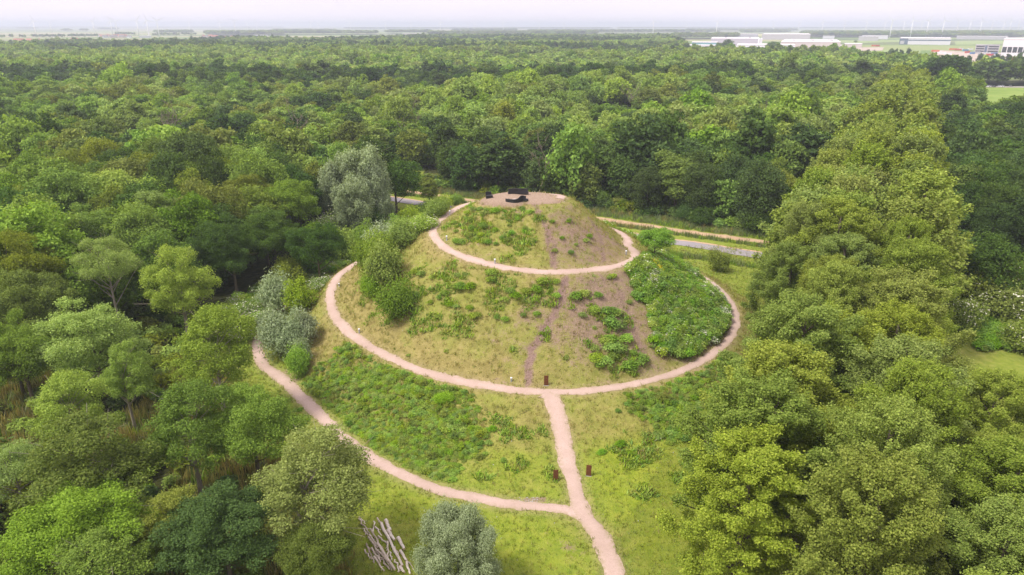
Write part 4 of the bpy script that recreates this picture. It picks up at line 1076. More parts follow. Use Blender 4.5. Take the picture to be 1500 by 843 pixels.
for a in [
    (583, 470, 4.3, 4.4, 'herb', 'rounded green bush standing alone lowest on the flank of the mound', 0),
    (562, 420, 5.0, 5.0, 'weed', 'large leafy green bush in the line of bushes climbing the mound flank', 2),
    (545, 436, 2.6, 2.6, 'weed', 'small green bush tucked under the large leafy bush on the flank', 1),
    (540, 398, 3.4, 3.6, 'mid', 'green bush at the end of the second path ring', 1),
    (562, 372, 4.6, 4.0, 'silver', 'greyish green bush higher in the line of flank bushes', 0),
    (580, 350, 4.6, 4.0, 'weed', 'bright leafy bush in the line below upper path bend', 2),
    (600, 332, 4.6, 3.6, 'weed', 'bright green bush behind the flank towards the road', 1),
    (628, 318, 4.5, 3.4, 'light', 'light green bush between conical shrub and upper path bend', 2),
    (650, 308, 4.6, 3.0, 'weed', 'bright low bush behind upper path bend', 1),
    (612, 322, 4.0, 3.2, 'weed', 'green bush in front of the conical shrub', 0),
    (560, 392, 4.2, 4.2, 'weed', 'leafy bush between the greyish bush and the large leafy bush on the flank', 1),
    (590, 362, 3.8, 3.2, 'herb', 'mid green bush filling the bush line beside the dry flank', 2),
    (612, 342, 3.6, 2.6, 'weed', 'low green bush filling the bush line under upper path bend', 0),
    (640, 318, 3.4, 2.2, 'herb', 'low mid green bush just outside the upper path bend', 1),
    (668, 300, 3.6, 2.2, 'weed', 'low green bush near top end of the path', 1),
    (408, 522, 5.0, 5.6, 'silver', 'silver grey willow bush standing over the outer path bend', 0),
    (428, 528, 4.0, 5.2, 'silver', 'silver grey willow bush in the middle of the path bend group', 2),
    (450, 500, 3.9, 4.2, 'silver', 'silver grey willow bush up the slope behind the path bend', 0),
    (440, 552, 2.8, 3.4, 'weed', 'small green bush below the grey willow bushes', 1),
    (395, 492, 3.2, 3.4, 'silver', 'small grey willow bush over the hidden end of outer path', 2),
    (446, 535, 2.4, 3.2, 'silver', 'little silver bush above the small green bush', 0),
    (412, 460, 5.4, 6.0, 'silver', 'taller silver willow bush farther along the slope foot', 0),
    (440, 455, 5.0, 4.2, 'weed', 'yellowish green bush beside the taller silver willow bush', 2),
    (455, 400, 6.5, 5.0, 'bright', 'yellow-green bush at the wood edge below the cream elder', 0),
    (500, 385, 7.0, 5.5, 'weed', 'broad green bush at wood edge facing the second path ring', 2),
    (472, 372, 7.5, 5.5, 'mid', 'broad mid green bush in front of the cream elder', 0),
    (528, 368, 5.5, 4.8, 'bright', 'yellow-green bush near the upper end of wood edge row', 2),
    (545, 345, 5.0, 4.5, 'dark', 'dark green bush under the big silver willow', 0),
    (515, 345, 5.5, 4.6, 'dark', 'dark bush between cream elder and big silver willow', 2),
    (425, 425, 6.0, 4.8, 'olive', 'olive bush in shade of the wood edge', 0),
    (335, 490, 5.0, 3.4, 'mid', 'mid green bush at wood edge by white flowering brambles', 2),
    (1055, 398, 3.9, 3.6, 'olive', 'dark round bush alone in meadow by the road', 0),
    (996, 385, 1.2, 1.6, 'mid', 'tiny upright bush in the meadow near yellow flowers', 1),
    (1000, 324, 4.4, 3.8, 'dark', 'green bush on the track edge before the dark belt', 0),
    (1025, 332, 5.0, 3.6, 'dark', 'dark bush before the belt of trees by the track', 2),
    (1115, 345, 5.5, 4.4, 'dark', 'dark bush by the track near the poplars', 0),
    (830, 293, 4.6, 4.0, 'mid', 'green bush at the foot of dark belt behind mound rim', 2),
    (880, 305, 4.6, 4.2, 'mid', 'green bush at the foot of dark belt beyond upper path end', 0),
    (585, 286, 4.0, 2.4, 'weed', 'low green bush on the track bank by the silver willow', 1),
    (650, 590, 2.0, 1.0, 'weed', 'low weed bush at rim of the weed thicket', 1),
]:
    k_ = 1.15 if (590 <= a[0] <= 670 and a[1] < 340) else (1.18 if 535 <= a[0] <= 590 else 1.1)
    bush(a[0], a[1], a[2] * k_, a[3] * k_, a[4], a[5], a[6])
for a in [(480, 352, 6.2, 5.2, 'weed', 'cream flowering elder bush at wood edge below silver willow', 0, 0.32), (1430, 452, 8.5, 6.5, 'olive', 'large flowering bush beside the poplar avenue under dark trees', 0, 0.02),
          (1478, 478, 8.5, 5.6, 'olive', 'cream flowering bush above the bright nettles', 2, 0.05), (1410, 487, 6.0, 5.0, 'olive', 'flowering bush half hidden by poplar crowns', 2, 0.08), (1490, 515, 6.0, 4.4, 'olive', 'cream flowered bush between nettles and grass', 0, 0.05),
          (1470, 432, 7.5, 6.0, 'olive', 'yellowish bush under the dark wood past the avenue', 2, 0.05), (1500, 445, 6.0, 5.5, 'bright', 'white flowering elder at the dark wood edge', 0, 0.04), (1385, 425, 7.0, 6.5, 'olive', 'olive bush next to the avenue poplars', 0, 0.05),
          (385, 480, 4.4, 2.2, 'weed', 'white flowering bramble bush behind the grey willow bushes', 1, 0.22), (358, 497, 4.2, 2.4, 'mid', 'white flowering bramble bush closest to wood edge', 1, 0.25), (370, 470, 4.2, 2.4, 'mid', 'bramble bush with pale blossom farther along wood edge', 1, 0.18), (470, 425, 4.4, 1.8, 'weed', 'low pale blossoming bramble bush on the slope foot', 1, 0.16), (620, 335, 4.6, 1.6, 'weed', 'low white blossoming bush behind the bush line at upper bend', 1, 0.22)]:
    bush(a[0], a[1], a[2], a[3], a[4], a[5], a[6], a[7], name='flowering_bush')
def shrub_tree(px, py, h, w, kd, tint, lab, cat='small tree', flat=False):
    x, y = P(px, py) if flat else PS(px, py); return tree('shrub_tree', kd, 0, tint, x, y, h, w, lab, None, 0, cat)
shrub_tree(629, 300, 7.2, 5.2, 'tall', 'olive', 'conical grey-green shrub standing alone before the sandy track', flat=True)
shrub_tree(605, 326, 4.0, 2.2, 'tall', 'mid', 'slim small conifer-like tree beside the road behind the mound', flat=True)
shrub_tree(958, 382, 5.6, 5.6, 'round', 'bright', 'vivid green young tree at the end of the upper path')

# ------------------------------------------------------------------ weed clumps on the slopes
tuft = [clump_mesh(300 + i, 0.8, 0.55 + 0.08 * i, 560, 0.08, t, lobes_n=9, ragged=0.06) for i, t in enumerate(('weed', 'weed', 'bright', 'herb'))]
CL = [(poly_px([(652, 335), (690, 305), (772, 303), (782, 335), (770, 358), (720, 372), (668, 360)]), 1.9, 92, (0.55, 1.15), 'weed clumps on the upper cone', 'leafy green weed clump on the grassy side of the upper cone'),
      (poly_px([(640, 405), (700, 402), (815, 408), (815, 440), (785, 478), (740, 495), (690, 480), (640, 440)]), 2.4, 74, (0.7, 1.45), 'weed clumps below the upper path', 'green weed clump on slope between upper path and dirt gully'),
      (poly_px([(560, 400), (630, 400), (690, 480), (700, 520), (640, 490), (590, 450)]), 3.2, 26, (0.6, 1.1), 'weed clumps on the dry flank', 'small weed clump on the dry grass flank near the bushes'),
      (poly_px([(838, 520), (880, 490), (895, 450), (915, 470), (920, 510), (945, 530), (930, 552), (900, 540), (860, 540)]), 1.7, 44, (0.8, 1.9), 'weed clumps on the bare slope', 'fresh green weed clump on the bare brown slope'),
      (poly_px([(835, 440), (880, 425), (900, 450), (870, 500), (840, 470)]), 2.4, 16, (0.7, 1.4), 'weed clumps beside the gully', 'green weed clump on bare soil beside the dirt gully'),
      (poly_px([(800, 310), (850, 325), (890, 355), (850, 380), (810, 370)]), 3.0, 18, (0.5, 1.0), 'weed clumps on the bare cone side', 'lone weed clump on the bare side of the upper cone'),
      (poly_px([(880, 405), (930, 410), (940, 470), (910, 430)]), 2.6, 12, (0.5, 1.0), 'weed clumps by the bramble thicket', 'small weed clump on bare soil near the bramble thicket'),
      (poly_px([(690, 595), (780, 585), (800, 640), (740, 690), (690, 680)]), 4.2, 14, (0.4, 0.9), 'weed clumps on the lower lawn', 'small weed clump in lawn between thicket and link path'),
      (poly_px([(860, 590), (930, 600), (960, 660), (890, 680), (860, 640)]), 4.2, 12, (0.4, 0.9), 'weed clumps on the far lawn', 'small dark weed clump in lawn beyond the link path')]
for q, (poly, sp, nmax, (s0, s1), grp, lab) in enumerate(CL):
    a = np.array(poly); x, y = hexgrid(a[:, 0].min(), a[:, 0].max(), a[:, 1].min(), a[:, 1].max(), sp, 0.5, 400 + q)
    k = in_poly(poly, x, y) & (path_dist(x, y) > 0.8) & (polar(x, y)[0] > top_r(polar(x, y)[1]) + 1.0); x, y = x[k], y[k]
    sc_ = fbm(x * 0.35, y * 0.35, 500 + q); o_ = np.argsort(-sc_)[:nmax]
    for i in o_:
        o = link('weed_clump', tuft[random.randrange(4)]); s = random.uniform(s0, s1)  # a low leafy weed clump, not a bush
        o.location = (x[i], y[i], float(hz(x[i], y[i])) - 0.06); o.rotation_euler.z = random.uniform(0, 6.28); o.scale = (s * random.uniform(1, 1.4), s, s * random.uniform(0.8, 1.1))
        tag(o, lab, 'weed', grp)
# ------------------------------------------------------------------ things on and around the mound
M_RUST = None
def rust_mat():
    m, nt, out = mat_new('rusty_steel')
    tc = N(nt, 'ShaderNodeTexCoord'); n = noise_n(nt, 3.0, 6, 0.7, tc.outputs['Object'])
    c = ramp_n(nt, n, [(0.3, (0.075, 0.03, 0.014)), (0.55, (0.15, 0.058, 0.024)), (0.75, (0.23, 0.095, 0.036))])
    bsdf(nt, out, c, 0.85, 0.2, n, 0.3, 0.02); return m
M_RUST = rust_mat(); M_BLACK = simple_mat('black_coated_steel', (0.018, 0.018, 0.022), 0.45, 0.2, 2.0, 0.0, 0.4); M_SEAT = simple_mat('dark_wood_slats', (0.035, 0.033, 0.038), 0.5, 0.3, 6.0)
M_CONC = simple_mat('grey_concrete', (0.42, 0.40, 0.38), 0.85, 0.15); M_WHITE = simple_mat('white_paint', (0.72, 0.72, 0.74), 0.5, 0.06)
M_LAMPG = simple_mat('grey_metal', (0.36, 0.36, 0.38), 0.5, 0.1); M_STAKE = simple_mat('fresh_wood', (0.50, 0.40, 0.20), 0.8, 0.2)
M_PALEBED = simple_mat('pale_gravel_bed', (0.62, 0.52, 0.48), 0.9, 0.15)

def plate(px, py, w, h, lab, lean):
    x, y = PS(px, py); o = empty('steel_marker', (x, y, float(hz(x, y))), math.atan2(x, y) * -1 + lean)
    tag(o, lab, 'marker post', 'rusty steel markers beside the paths')
    b = MB(); b.prism([(-w / 2, -0.05), (w / 2, -0.05), (w / 2, 0.05), (-w / 2, 0.05)], 0.03, h); me = b.mesh('plate', M_RUST)
    bm = bmesh.new(); bm.from_mesh(me); bmesh.ops.bevel(bm, geom=bm.edges[:], offset=0.012, segments=1, affect='EDGES'); bm.to_mesh(me); bm.free()
    link('plate', me, o).rotation_euler.x = -0.04
    MB().box(-w / 2 - 0.04, -0.1, -0.3, w / 2 + 0.04, 0.1, 0.028).build('footing', M_CONC, o)
plate(814, 706, 0.58, 1.4, 'rusty steel marker on the grass side towards the thicket, beside link path', 0.1)
plate(862, 699, 0.58, 1.4, 'rusty steel marker on the far lawn side of link path', -0.1)
plate(800, 566, 0.58, 1.45, 'rusty steel marker uphill of the path fork at the mound foot', 0.05)

def light_post(px, py, h, lab):
    x, y = PS(px, py); o = empty('path_light', (x, y, float(hz(x, y)))); tag(o, lab, 'path light', 'low path lights round the mound')
    b = MB(); b.tube([(0, 0, -0.3), (0, 0, h * 0.75)], [0.11, 0.10], 10); b.build('post', M_LAMPG, o)
    b = MB(); b.tube([(0, 0, h * 0.755), (0, 0, h * 0.95), (0, 0, h)], [0.14, 0.15, 0.09], 10); b.build('lamp_head', M_WHITE, o)
for px, py, h, lab in [(659, 316, 0.9, 'low grey path light at the top bend of upper path'), (654.5, 353, 0.8, 'low white path light inside the big bend of upper path'), (725, 387, 0.8, 'low white path light along the front of upper path'), (917, 374, 0.75, 'low white path light at the end of the upper path near green tree'),
                       (526.5, 489, 0.75, 'low white path light inside second path ring'), (749, 561, 0.6, 'low white path light before the path fork'), (497, 420, 0.6, 'low white path light where second path ring bends behind')]:
    light_post(px, py, h, lab)

def curved_bench(name, lab, c, segs, seat_w, seat_h, back, rz, grp=None, thick=0.1, bed=False):
    """segs: plan centre line; seat on top of a closed wall, back rising on one side"""
    x, y = c; o = empty(name, (x, y, float(hz(x, y)) - 0.03), rz); tag(o, lab, 'bench', grp)
    pts = smooth_line(segs, 0.12); t = np.gradient(pts, axis=0); t /= np.linalg.norm(t, axis=1, keepdims=True); nr = np.stack([-t[:, 1], t[:, 0]], 1)
    n = len(pts); u = np.linspace(0, 1, n)
    def ribbon(o0, o1, z0, z1):
        b = MB(); vs = []; fs = []
        for i in range(n):
            for oo, zz in ((o0, z0), (o1, z0), (o1, z1), (o0, z1)):
                oo = oo(u[i]) if callable(oo) else oo; z_ = zz(u[i]) if callable(zz) else zz
                p = pts[i] + nr[i] * oo; vs.append((p[0], p[1], z_))
        for i in range(n - 1):
            for k_ in range(4): fs.append((i * 4 + k_, i * 4 + (k_ + 1) % 4, (i + 1) * 4 + (k_ + 1) % 4, (i + 1) * 4 + k_))
        fs += [(3, 2, 1, 0), ((n - 1) * 4, (n - 1) * 4 + 1, (n - 1) * 4 + 2, (n - 1) * 4 + 3)]
        return b.add(vs, fs)
    ribbon(-seat_w / 2 + 0.04, seat_w / 2 - 0.04, 0, lambda s: seat_h(s) - 0.06).build('base', M_BLACK, o)
    ribbon(-seat_w / 2, seat_w / 2, lambda s: seat_h(s) - 0.057, seat_h).build('seat', M_SEAT, o)
    ribbon(-seat_w / 2 - thick, -seat_w / 2 - 0.003, 0, lambda s: seat_h(s) + back(s)).build('backrest', M_BLACK, o)
    return o
g = 'black benches on the mound top'
curved_bench('curved_bench', 'black S-curved bench nearest to the front rim of the mound top', PS(757, 296), [(-1.6, 0.1), (-1.1, -0.35), (-0.4, -0.45), (0.1, -0.15), (0.6, 0.35), (1.2, 0.4), (1.75, -0.1)], 0.62, lambda s: 0.46, lambda s: 0.12 + 0.45 * smooth(0.35, 0.6, np.array(s)), 0.0, g)
curved_bench('curved_bench', 'long black curved bench at the back rim of the mound top', PS(759, 284.5), [(-1.75, -0.2), (-1.0, -0.05), (0, 0.1), (0.9, 0.1), (1.75, -0.15)], 0.6, lambda s: 0.46, lambda s: 0.6, 0.0, g)
curved_bench('curved_bench', 'short boxy black bench alone on one rim of the mound top', PS(716.5, 290.5), [(-0.55, 0), (-0.2, 0.03), (0.2, 0.03), (0.55, 0)], 0.8, lambda s: 0.5, lambda s: 0.5, 3.4, g)
bm_ = MB(); bm_.prism([(-0.5 + 0.62 * math.cos(a), 0.62 * math.sin(a)) for a in np.linspace(0, 6.283, 20)[:-1]], 0, 0.06)
o = bm_.build('gravel_patch', M_PALEBED); x, y = PS(759, 293); o.location = (x, y, float(hz(x, y)) - 0.02); o['kind'] = 'structure'

for i, (px, py) in enumerate([(780, 284.5), (783.5, 285), (788, 285.4), (795, 286), (799, 286.4), (805, 287), (807.5, 288), (812.5, 291), (818.5, 294.5), (826.5, 299)]):
    x, y = PS(px, py); o = empty('wooden_stake', (x, y, float(hz(x, y))), i * 0.6); tag(o, 'short pale wooden stake in the row along the mound rim', 'stake', 'wooden stakes along the mound rim')
    h = 0.38 + 0.25 * ((i * 37) % 10) / 10; b = MB(); b.tube([(0, 0, -0.3), (0.01 * (i % 3), 0.02, h * 0.93), (0.01, 0.02, h)], [0.045, 0.04, 0.025], 7); b.build('shaft', M_STAKE, o)
    MB().tube([(0.01, 0.02, h * 0.72), (0.012, 0.02, h * 0.8)], [0.05, 0.05], 7).build('band', M_WHITE, o)

# the felled logs: ends in the photo's pixels on the ground
def log_mat(nm, bark_c, bare):
    m, nt, out = mat_new(nm); tc = N(nt, 'ShaderNodeTexCoord'); n = noise_n(nt, 2.5, 5, 0.7, tc.outputs['Object'])
    bsdf(nt, out, ramp_n(nt, n, [(0.35, bark_c), (0.6, bare)]), 0.85, 0.15, n, 0.4, 0.03); return m
M_LOG = [log_mat('debarked_log', (0.62, 0.53, 0.45), (0.80, 0.72, 0.63)), log_mat('weathered_log', (0.46, 0.385, 0.315), (0.68, 0.59, 0.50)), log_mat('barked_log', (0.30, 0.24, 0.185), (0.54, 0.455, 0.375))]
M_CUT = simple_mat('cut_wood', (0.66, 0.50, 0.34), 0.8, 0.12)
LOGS = [(365, 240, 560, 630, .36, 0, 'longest thick pale log'), (405, 208, 450, 302, .46, 0, 'short thick pale log lying topmost at pile edge'), (428, 305, 490, 396, .40, 0, 'short thick log beside the longest pale log'), (520, 378, 576, 482, .42, 0, 'short pinkish log set apart towards the willow'),
        (540, 490, 598, 580, .34, 0, 'pale log partly under the willow branches'), (600, 590, 630, 702, .30, 0, 'pale log end emerging below the willow'), (540, 635, 576, 692, .34, 0, 'stubby pale log close to the frame edge'), (326, 178, 366, 238, .20, 1, 'thin log touching the end of the longest log'),
        (296, 212, 294, 308, .18, 0, 'thin pale stick lying crosswise above the pile'), (310, 262, 372, 346, .2, 0, 'thin straight pale log above the pile'), (338, 352, 424, 422, .22, 1, 'slanting log bridging pile and longest log'), (424, 422, 432, 566, .22, 1, 'grey log running down from the slanting log'),
        (164, 170, 224, 236, .15, 1, 'thin bent branch at the tip of the pile'), (160, 196, 262, 332, .2, 2, 'dark branch along the outer side of the pile'), (204, 280, 242, 340, .22, 1, 'short grey log at outer side of the pile'), (268, 310, 382, 482, .26, 2, 'brown log on top of the pile middle'),
        (258, 350, 332, 470, .24, 1, 'grey log in the pile middle beside the brown log'), (250, 380, 422, 604, .24, 2, 'long brown branch crossing the pile'), (330, 440, 492, 682, .34, 1, 'long thick grey log in the heart of the pile'), (230, 420, 332, 562, .22, 2, 'brown log on the shaded flank of pile'),
        (214, 480, 272, 562, .2, 1, 'pale grey log end under the olive tree'), (318, 500, 442, 664, .24, 2, 'brown log low in the pile'), (300, 540, 392, 672, .24, 1, 'grey log low at the pile foot'), (370, 490, 462, 672, .2, 2, 'slim brown log beside the thick grey log'),
        (490, 570, 526, 682, .2, 0, 'slim pale log near pile foot'), (444, 496, 462, 572, .2, 0, 'short slim pale log between the two longest logs'), (488, 448, 552, 612, .16, 1, 'thin branch beside the longest pale log'), (600, 560, 668, 664, .12, 1, 'thin twiggy branch reaching under the willow'), (240, 452, 300, 600, .2, 2, 'dark log almost hidden under the olive tree'), (280, 470, 360, 600, .22, 1, 'grey log wedged in the middle of the pile')]
for i, (x0, y0, x1, y1, d, mt, lab) in enumerate(LOGS):
    a = np.array(P(500 + x0 / 6.25, 730 + y0 / 6.25)); b_ = np.array(P(500 + x1 / 6.25, 730 + y1 / 6.25)); L = float(np.linalg.norm(b_ - a)); c = (a + b_) / 2; d *= 0.88
    lay = 0.26 if i in (15, 17, 18, 11) else (0.12 if i in (16, 21, 23, 29, 13) else 0.0)
    o = empty('log', (c[0], c[1], float(hz(c[0], c[1])) + d / 2 - 0.03 + lay), math.atan2(b_[1] - a[1], b_[0] - a[0])); tag(o, lab, 'log', 'felled logs in the pile')
    r = random.Random(i); n = 6; wob = 0.02 + (0.06 if d < 0.25 else 0.015) * L / 3
    pts = [(-L / 2 + L * k / n, r.gauss(0, wob) if 0 < k < n else 0, r.gauss(0, 0.015)) for k in range(n + 1)]
    b = MB(); b.tube(pts, [d / 2 * (1.0 - 0.3 * k / n) * r.uniform(0.94, 1.05) for k in range(n + 1)], 9, False)
    if d < 0.25:
        for _ in range(2):
            p = Vector(pts[r.randrange(2, n)]); b.tube([p, p + Vector((0.35, r.choice((-1, 1)) * 0.2, 0.12))], [d * 0.2, d * 0.09], 5)
    b.build('bark', M_LOG[mt], o, True)
    e = MB()
    for sgn, kk in ((-1, 0), (1, n)):
        rr = d / 2 * (1.0 - 0.3 * kk / n) * 0.93; ring = [(pts[kk][0] + sgn * 0.004, pts[kk][1] + rr * math.cos(q), pts[kk][2] + rr * math.sin(q)) for q in np.linspace(0, 6.283, 10)[:-1]]
        e2 = MB().add(ring, [tuple(range(9)) if sgn > 0 else tuple(range(9))[::-1]]); e2.build('cut_end', M_CUT, o)
# a bleached fallen branch on the shoulder of the mound
x, y = PS(965, 645); r = random.Random(5); b = MB()
b.tube([(-0.9, -0.5, 0.1), (-0.3, -0.1, 0.25), (0.3, 0.15, 0.3), (0.9, 0.55, 0.45)], [0.09, 0.08, 0.06, 0.03], 7); b.tube([(0.1, 0.1, 0.28), (0.5, -0.25, 0.5)], [0.05, 0.02], 5); b.tube([(-0.3, -0.1, 0.25), (-0.6, 0.3, 0.5)], [0.05, 0.02], 5)
o = b.build('fallen_branch', M_LOG[0], None, True); o.location = (x, y, float(hz(x, y))); o.scale = (0.6, 0.6, 0.6); tag(o, 'bleached forked branch lying in the rough grass of the far lawn', 'branch')
# stones and chips: small pale specks on the grass
st = []
bmn = bmesh.new(); bmesh.ops.create_icosphere(bmn, subdivisions=1, radius=0.09)
for v_ in bmn.verts: v_.co *= 0.8 + 0.4 * random.random(); v_.co.z *= 0.6
me = bpy.data.meshes.new('stone'); bmn.to_mesh(me); bmn.free(); me.materials.append(M_CONC)
sx_, sy_ = hexgrid(-20, 45, 45, 95, 3.4, 0.5, 71); k = in_poly(CLEAR, sx_, sy_) & (RNG.random(len(sx_)) < 0.4)
chx, chy = [np.array(q) for q in zip(*[PS(770 + 30 * random.random() - 10, 730 + 7 * random.random()) for _ in range(60)])]
sx_ = np.concatenate([sx_[k], chx]); sy_ = np.concatenate([sy_[k], chy])
scatter('pebbles', np.stack([sx_, sy_, hz(sx_, sy_) + 0.04], 1), np.zeros(len(sx_), int), 0.3 + 0.55 * RNG.random(len(sx_)), [me])

# ------------------------------------------------------------------ meadow, car park and cars
def sheet(name, poly, z, mat):
    n = len(poly); me = bpy.data.meshes.new(name); me.from_pydata([(x, y, z) for x, y in poly], [], [tuple(range(n))]); me.materials.append(mat); me.update()
    o = link(name, me); o['kind'] = 'structure'; return o
def patch_mat(nm, c1, c2, sc=0.05):
    m, nt, out = mat_new(nm); geo = N(nt, 'ShaderNodeNewGeometry'); n = noise_n(nt, sc, 5, 0.65, geo.outputs['Position'])
    bsdf(nt, out, ramp_n(nt, n, [(0.35, c1), (0.65, c2)]), 0.95, 0.05); return m
M_MEADOW = patch_mat('meadow_grass', (0.17, 0.26, 0.05), (0.26, 0.33, 0.085)); M_SAND = patch_mat('building_sand', (0.38, 0.31, 0.26), (0.52, 0.43, 0.36)); M_YARD = patch_mat('yard_paving', (0.42, 0.38, 0.36), (0.55, 0.50, 0.47)); M_PARK = patch_mat('car_park_paving', (0.40, 0.36, 0.34), (0.50, 0.46, 0.42))
M_CROP = patch_mat('ripe_crop', (0.34, 0.36, 0.13), (0.45, 0.44, 0.2)); M_LAWN = patch_mat('far_grass', (0.20, 0.28, 0.09), (0.30, 0.36, 0.15))
sheet('meadow', FIELD, 0.3, M_MEADOW); sheet('car_park', PARKING, 0.3, M_PARK)
M_GLASS = simple_mat('dark_glass', (0.02, 0.025, 0.03), 0.15, 0.1, 1, 0, 0.6); M_TYRE = simple_mat('tyre_rubber', (0.02, 0.02, 0.02), 0.9, 0.1)
CARP = {c: simple_mat('car_paint_' + c, v, 0.3, 0.03, 1, 0, 0.5) for c, v in {'white': (0.75, 0.75, 0.77), 'black': (0.02, 0.02, 0.025), 'silver': (0.5, 0.5, 0.52), 'red': (0.5, 0.05, 0.04), 'blue': (0.06, 0.12, 0.3)}.items()}
def car(x, y, z, rz, c, lab):
    o = empty('parked_car', (x, y, z), rz); tag(o, lab, 'car', 'cars parked beyond the meadow')
    b = MB(); prof = [(-2.1, .35), (-2.15, .7), (-2.0, .92), (-1.2, 1.0), (1.05, 0.98), (1.95, .8), (2.15, .6), (2.1, .35)]
    b.add([(px_, -0.85, pz) for px_, pz in prof] + [(px_, 0.85, pz) for px_, pz in prof], [tuple(range(8)), tuple(range(8, 16))[::-1]] + [(i, 8 + i, 8 + (i + 1) % 8, (i + 1) % 8) for i in range(8)])
    b.add([(-1.0, -.68, 1.45), (0.3, -.68, 1.45), (0.3, .68, 1.45), (-1.0, .68, 1.45), (-1.0, -.68, 1.49), (0.3, -.68, 1.49), (0.3, .68, 1.49), (-1.0, .68, 1.49)], [(0, 3, 2, 1), (4, 5, 6, 7), (0, 1, 5, 4), (1, 2, 6, 5), (2, 3, 7, 6), (3, 0, 4, 7)])
    b.build('body', CARP[c], o)
    g_ = MB(); g_.add([(-1.6, -.78, .985), (1.1, -.78, .985), (1.1, .78, .985), (-1.6, .78, .985), (-1.0, -.66, 1.447), (0.3, -.66, 1.447), (0.3, .66, 1.447), (-1.0, .66, 1.447)], [(0, 1, 5, 4), (1, 2, 6, 5), (2, 3, 7, 6), (3, 0, 4, 7)]); g_.build('window_band', M_GLASS, o)
    for wx in (-1.35, 1.35):
        for wy in (-0.8, 0.8): MB().tube([(wx, wy - 0.09, .32), (wx, wy + 0.09, .32)], [.32, .32], 12).build('wheel', M_TYRE, o)
for i, (px, py, c, lab) in enumerate([(1429, 128.9, 'black', 'dark car parked alone beside the big dark trees'), (1438, 128.6, 'silver', 'silver car parked beyond the meadow next to dark ones'), (1441, 127.9, 'black', 'dark car parked behind the silver one'), (1449, 128.4, 'white', 'white car parked mid row beyond the meadow'), (1456, 128.5, 'black', 'black car parked mid row next to the white one'), (1463, 128.2, 'silver', 'silver car parked past the black one'), (1468, 128.4, 'white', 'white car parked in second half of the row'), (1481, 127.6, 'black', 'dark car parked at the far end under trees')]):
    x, y = P(px, py); car(x, y, 0.32, 0.4 + 0.3 * (i % 3), c, lab)

# ------------------------------------------------------------------ industry on the plain
M_ROOFW = simple_mat('white_roofing', (0.72, 0.68, 0.69), 0.7, 0.08, 0.02); M_WALLG = simple_mat('grey_cladding', (0.44, 0.42, 0.45), 0.6, 0.08, 0.1); M_WALLW = simple_mat('white_cladding', (0.68, 0.67, 0.71), 0.6, 0.05, 0.1)
M_WALLB = simple_mat('beige_cladding', (0.52, 0.46, 0.43), 0.7, 0.08, 0.1); M_NAVY = simple_mat('blue_grey_cladding', (0.09, 0.13, 0.2), 0.5, 0.1, 0.1); M_TEAL = simple_mat('greenish_glazing', (0.16, 0.34, 0.36), 0.25, 0.15, 0.05)
def building(name, lab, pxa, pxb, row, h, depth, wall, roof, cat='building', ang=None, bands=(), doors=0, boxes=0):
    """front wall from pixel column pxa to pxb on the ground at that row; the hall runs `depth` metres away from the viewer"""
    c = np.array(P((pxa + pxb) / 2, row)); u = c / np.linalg.norm(c); A = np.array(P(pxa, row)); B = np.array(P(pxb, row)); L = float(abs((B - A) @ np.array([u[1], -u[0]]))); rz = math.atan2(u[1], u[0]) - math.pi / 2 + (ang or 0)
    o = empty(name, (c[0], c[1], 0.0), rz); tag(o, lab, cat)
    MB().box(-L / 2, 0, -0.5, L / 2, depth, h).build('wall', wall, o)
    r_ = MB(); r_.box(-L / 2 - 0.4, -0.4, h + 0.003, L / 2 + 0.4, depth + 0.4, h + 0.9).build('roof', roof, o)
    for (x0, x1, z0, z1, mt, nm) in bands: MB().box(-L / 2 + L * x0, -0.25, z0 * h, -L / 2 + L * x1, -0.004, z1 * h).build(nm, mt, o)
    for i in range(doors):
        x = -L / 2 + L * (i + 0.5) / doors; MB().box(x - 1.8, -0.3, 0.2, x + 1.8, -0.006, 4.4).build('loading_door', M_NAVY, o)
    for i in range(boxes):
        x = -L / 2 + L * (i + 0.6) / boxes; MB().box(x - 3, depth * 0.3, h + 0.905, x + 3, depth * 0.3 + 6, h + 3.0).build('roof_unit', M_WALLG, o)
    return o
building('glass_hall', 'long low hall with greenish glass front, first before the grey warehouses', 1013, 1051, 68.6, 9, 60, M_TEAL, M_ROOFW)
building('warehouse', 'wide grey warehouse with pale roof behind the glass hall', 1040, 1112, 67.3, 16, 190, M_WALLG, M_ROOFW, boxes=2)
building('warehouse', 'white low warehouse with loading doors behind round lone trees', 1078, 1163, 75.2, 11, 70, M_WALLW, M_ROOFW, doors=8)
building('warehouse', 'largest pinkish white warehouse with long pale roof', 1142, 1229, 73.6, 15, 260, M_WALLB, M_ROOFW, boxes=3, doors=7)
building('warehouse', 'slim white warehouse farther behind the largest one', 1115, 1186, 58.6, 17, 260, M_WALLG, M_ROOFW)
building('warehouse', 'pale hall between the glass hall and white loading hall', 1000, 1062, 73.0, 8, 40, M_WALLW, M_ROOFW, doors=5)
building('warehouse', 'separate white distribution hall with dark blue corner', 1316, 1391, 65.8, 15, 140, M_WALLW, M_ROOFW, bands=((0, 0.17, 0, 0.98, M_NAVY, 'corner_panel'), (0.17, 1, 0.62, 0.8, M_NAVY, 'stripe'), (0.02, 0.1, 0.1, 0.6, M_WALLW, 'entrance')))
building('factory', 'low grey factory with roof units between warehouse and white distribution hall', 1257, 1286, 60.4, 12, 90, M_WALLG, M_WALLG, boxes=2)
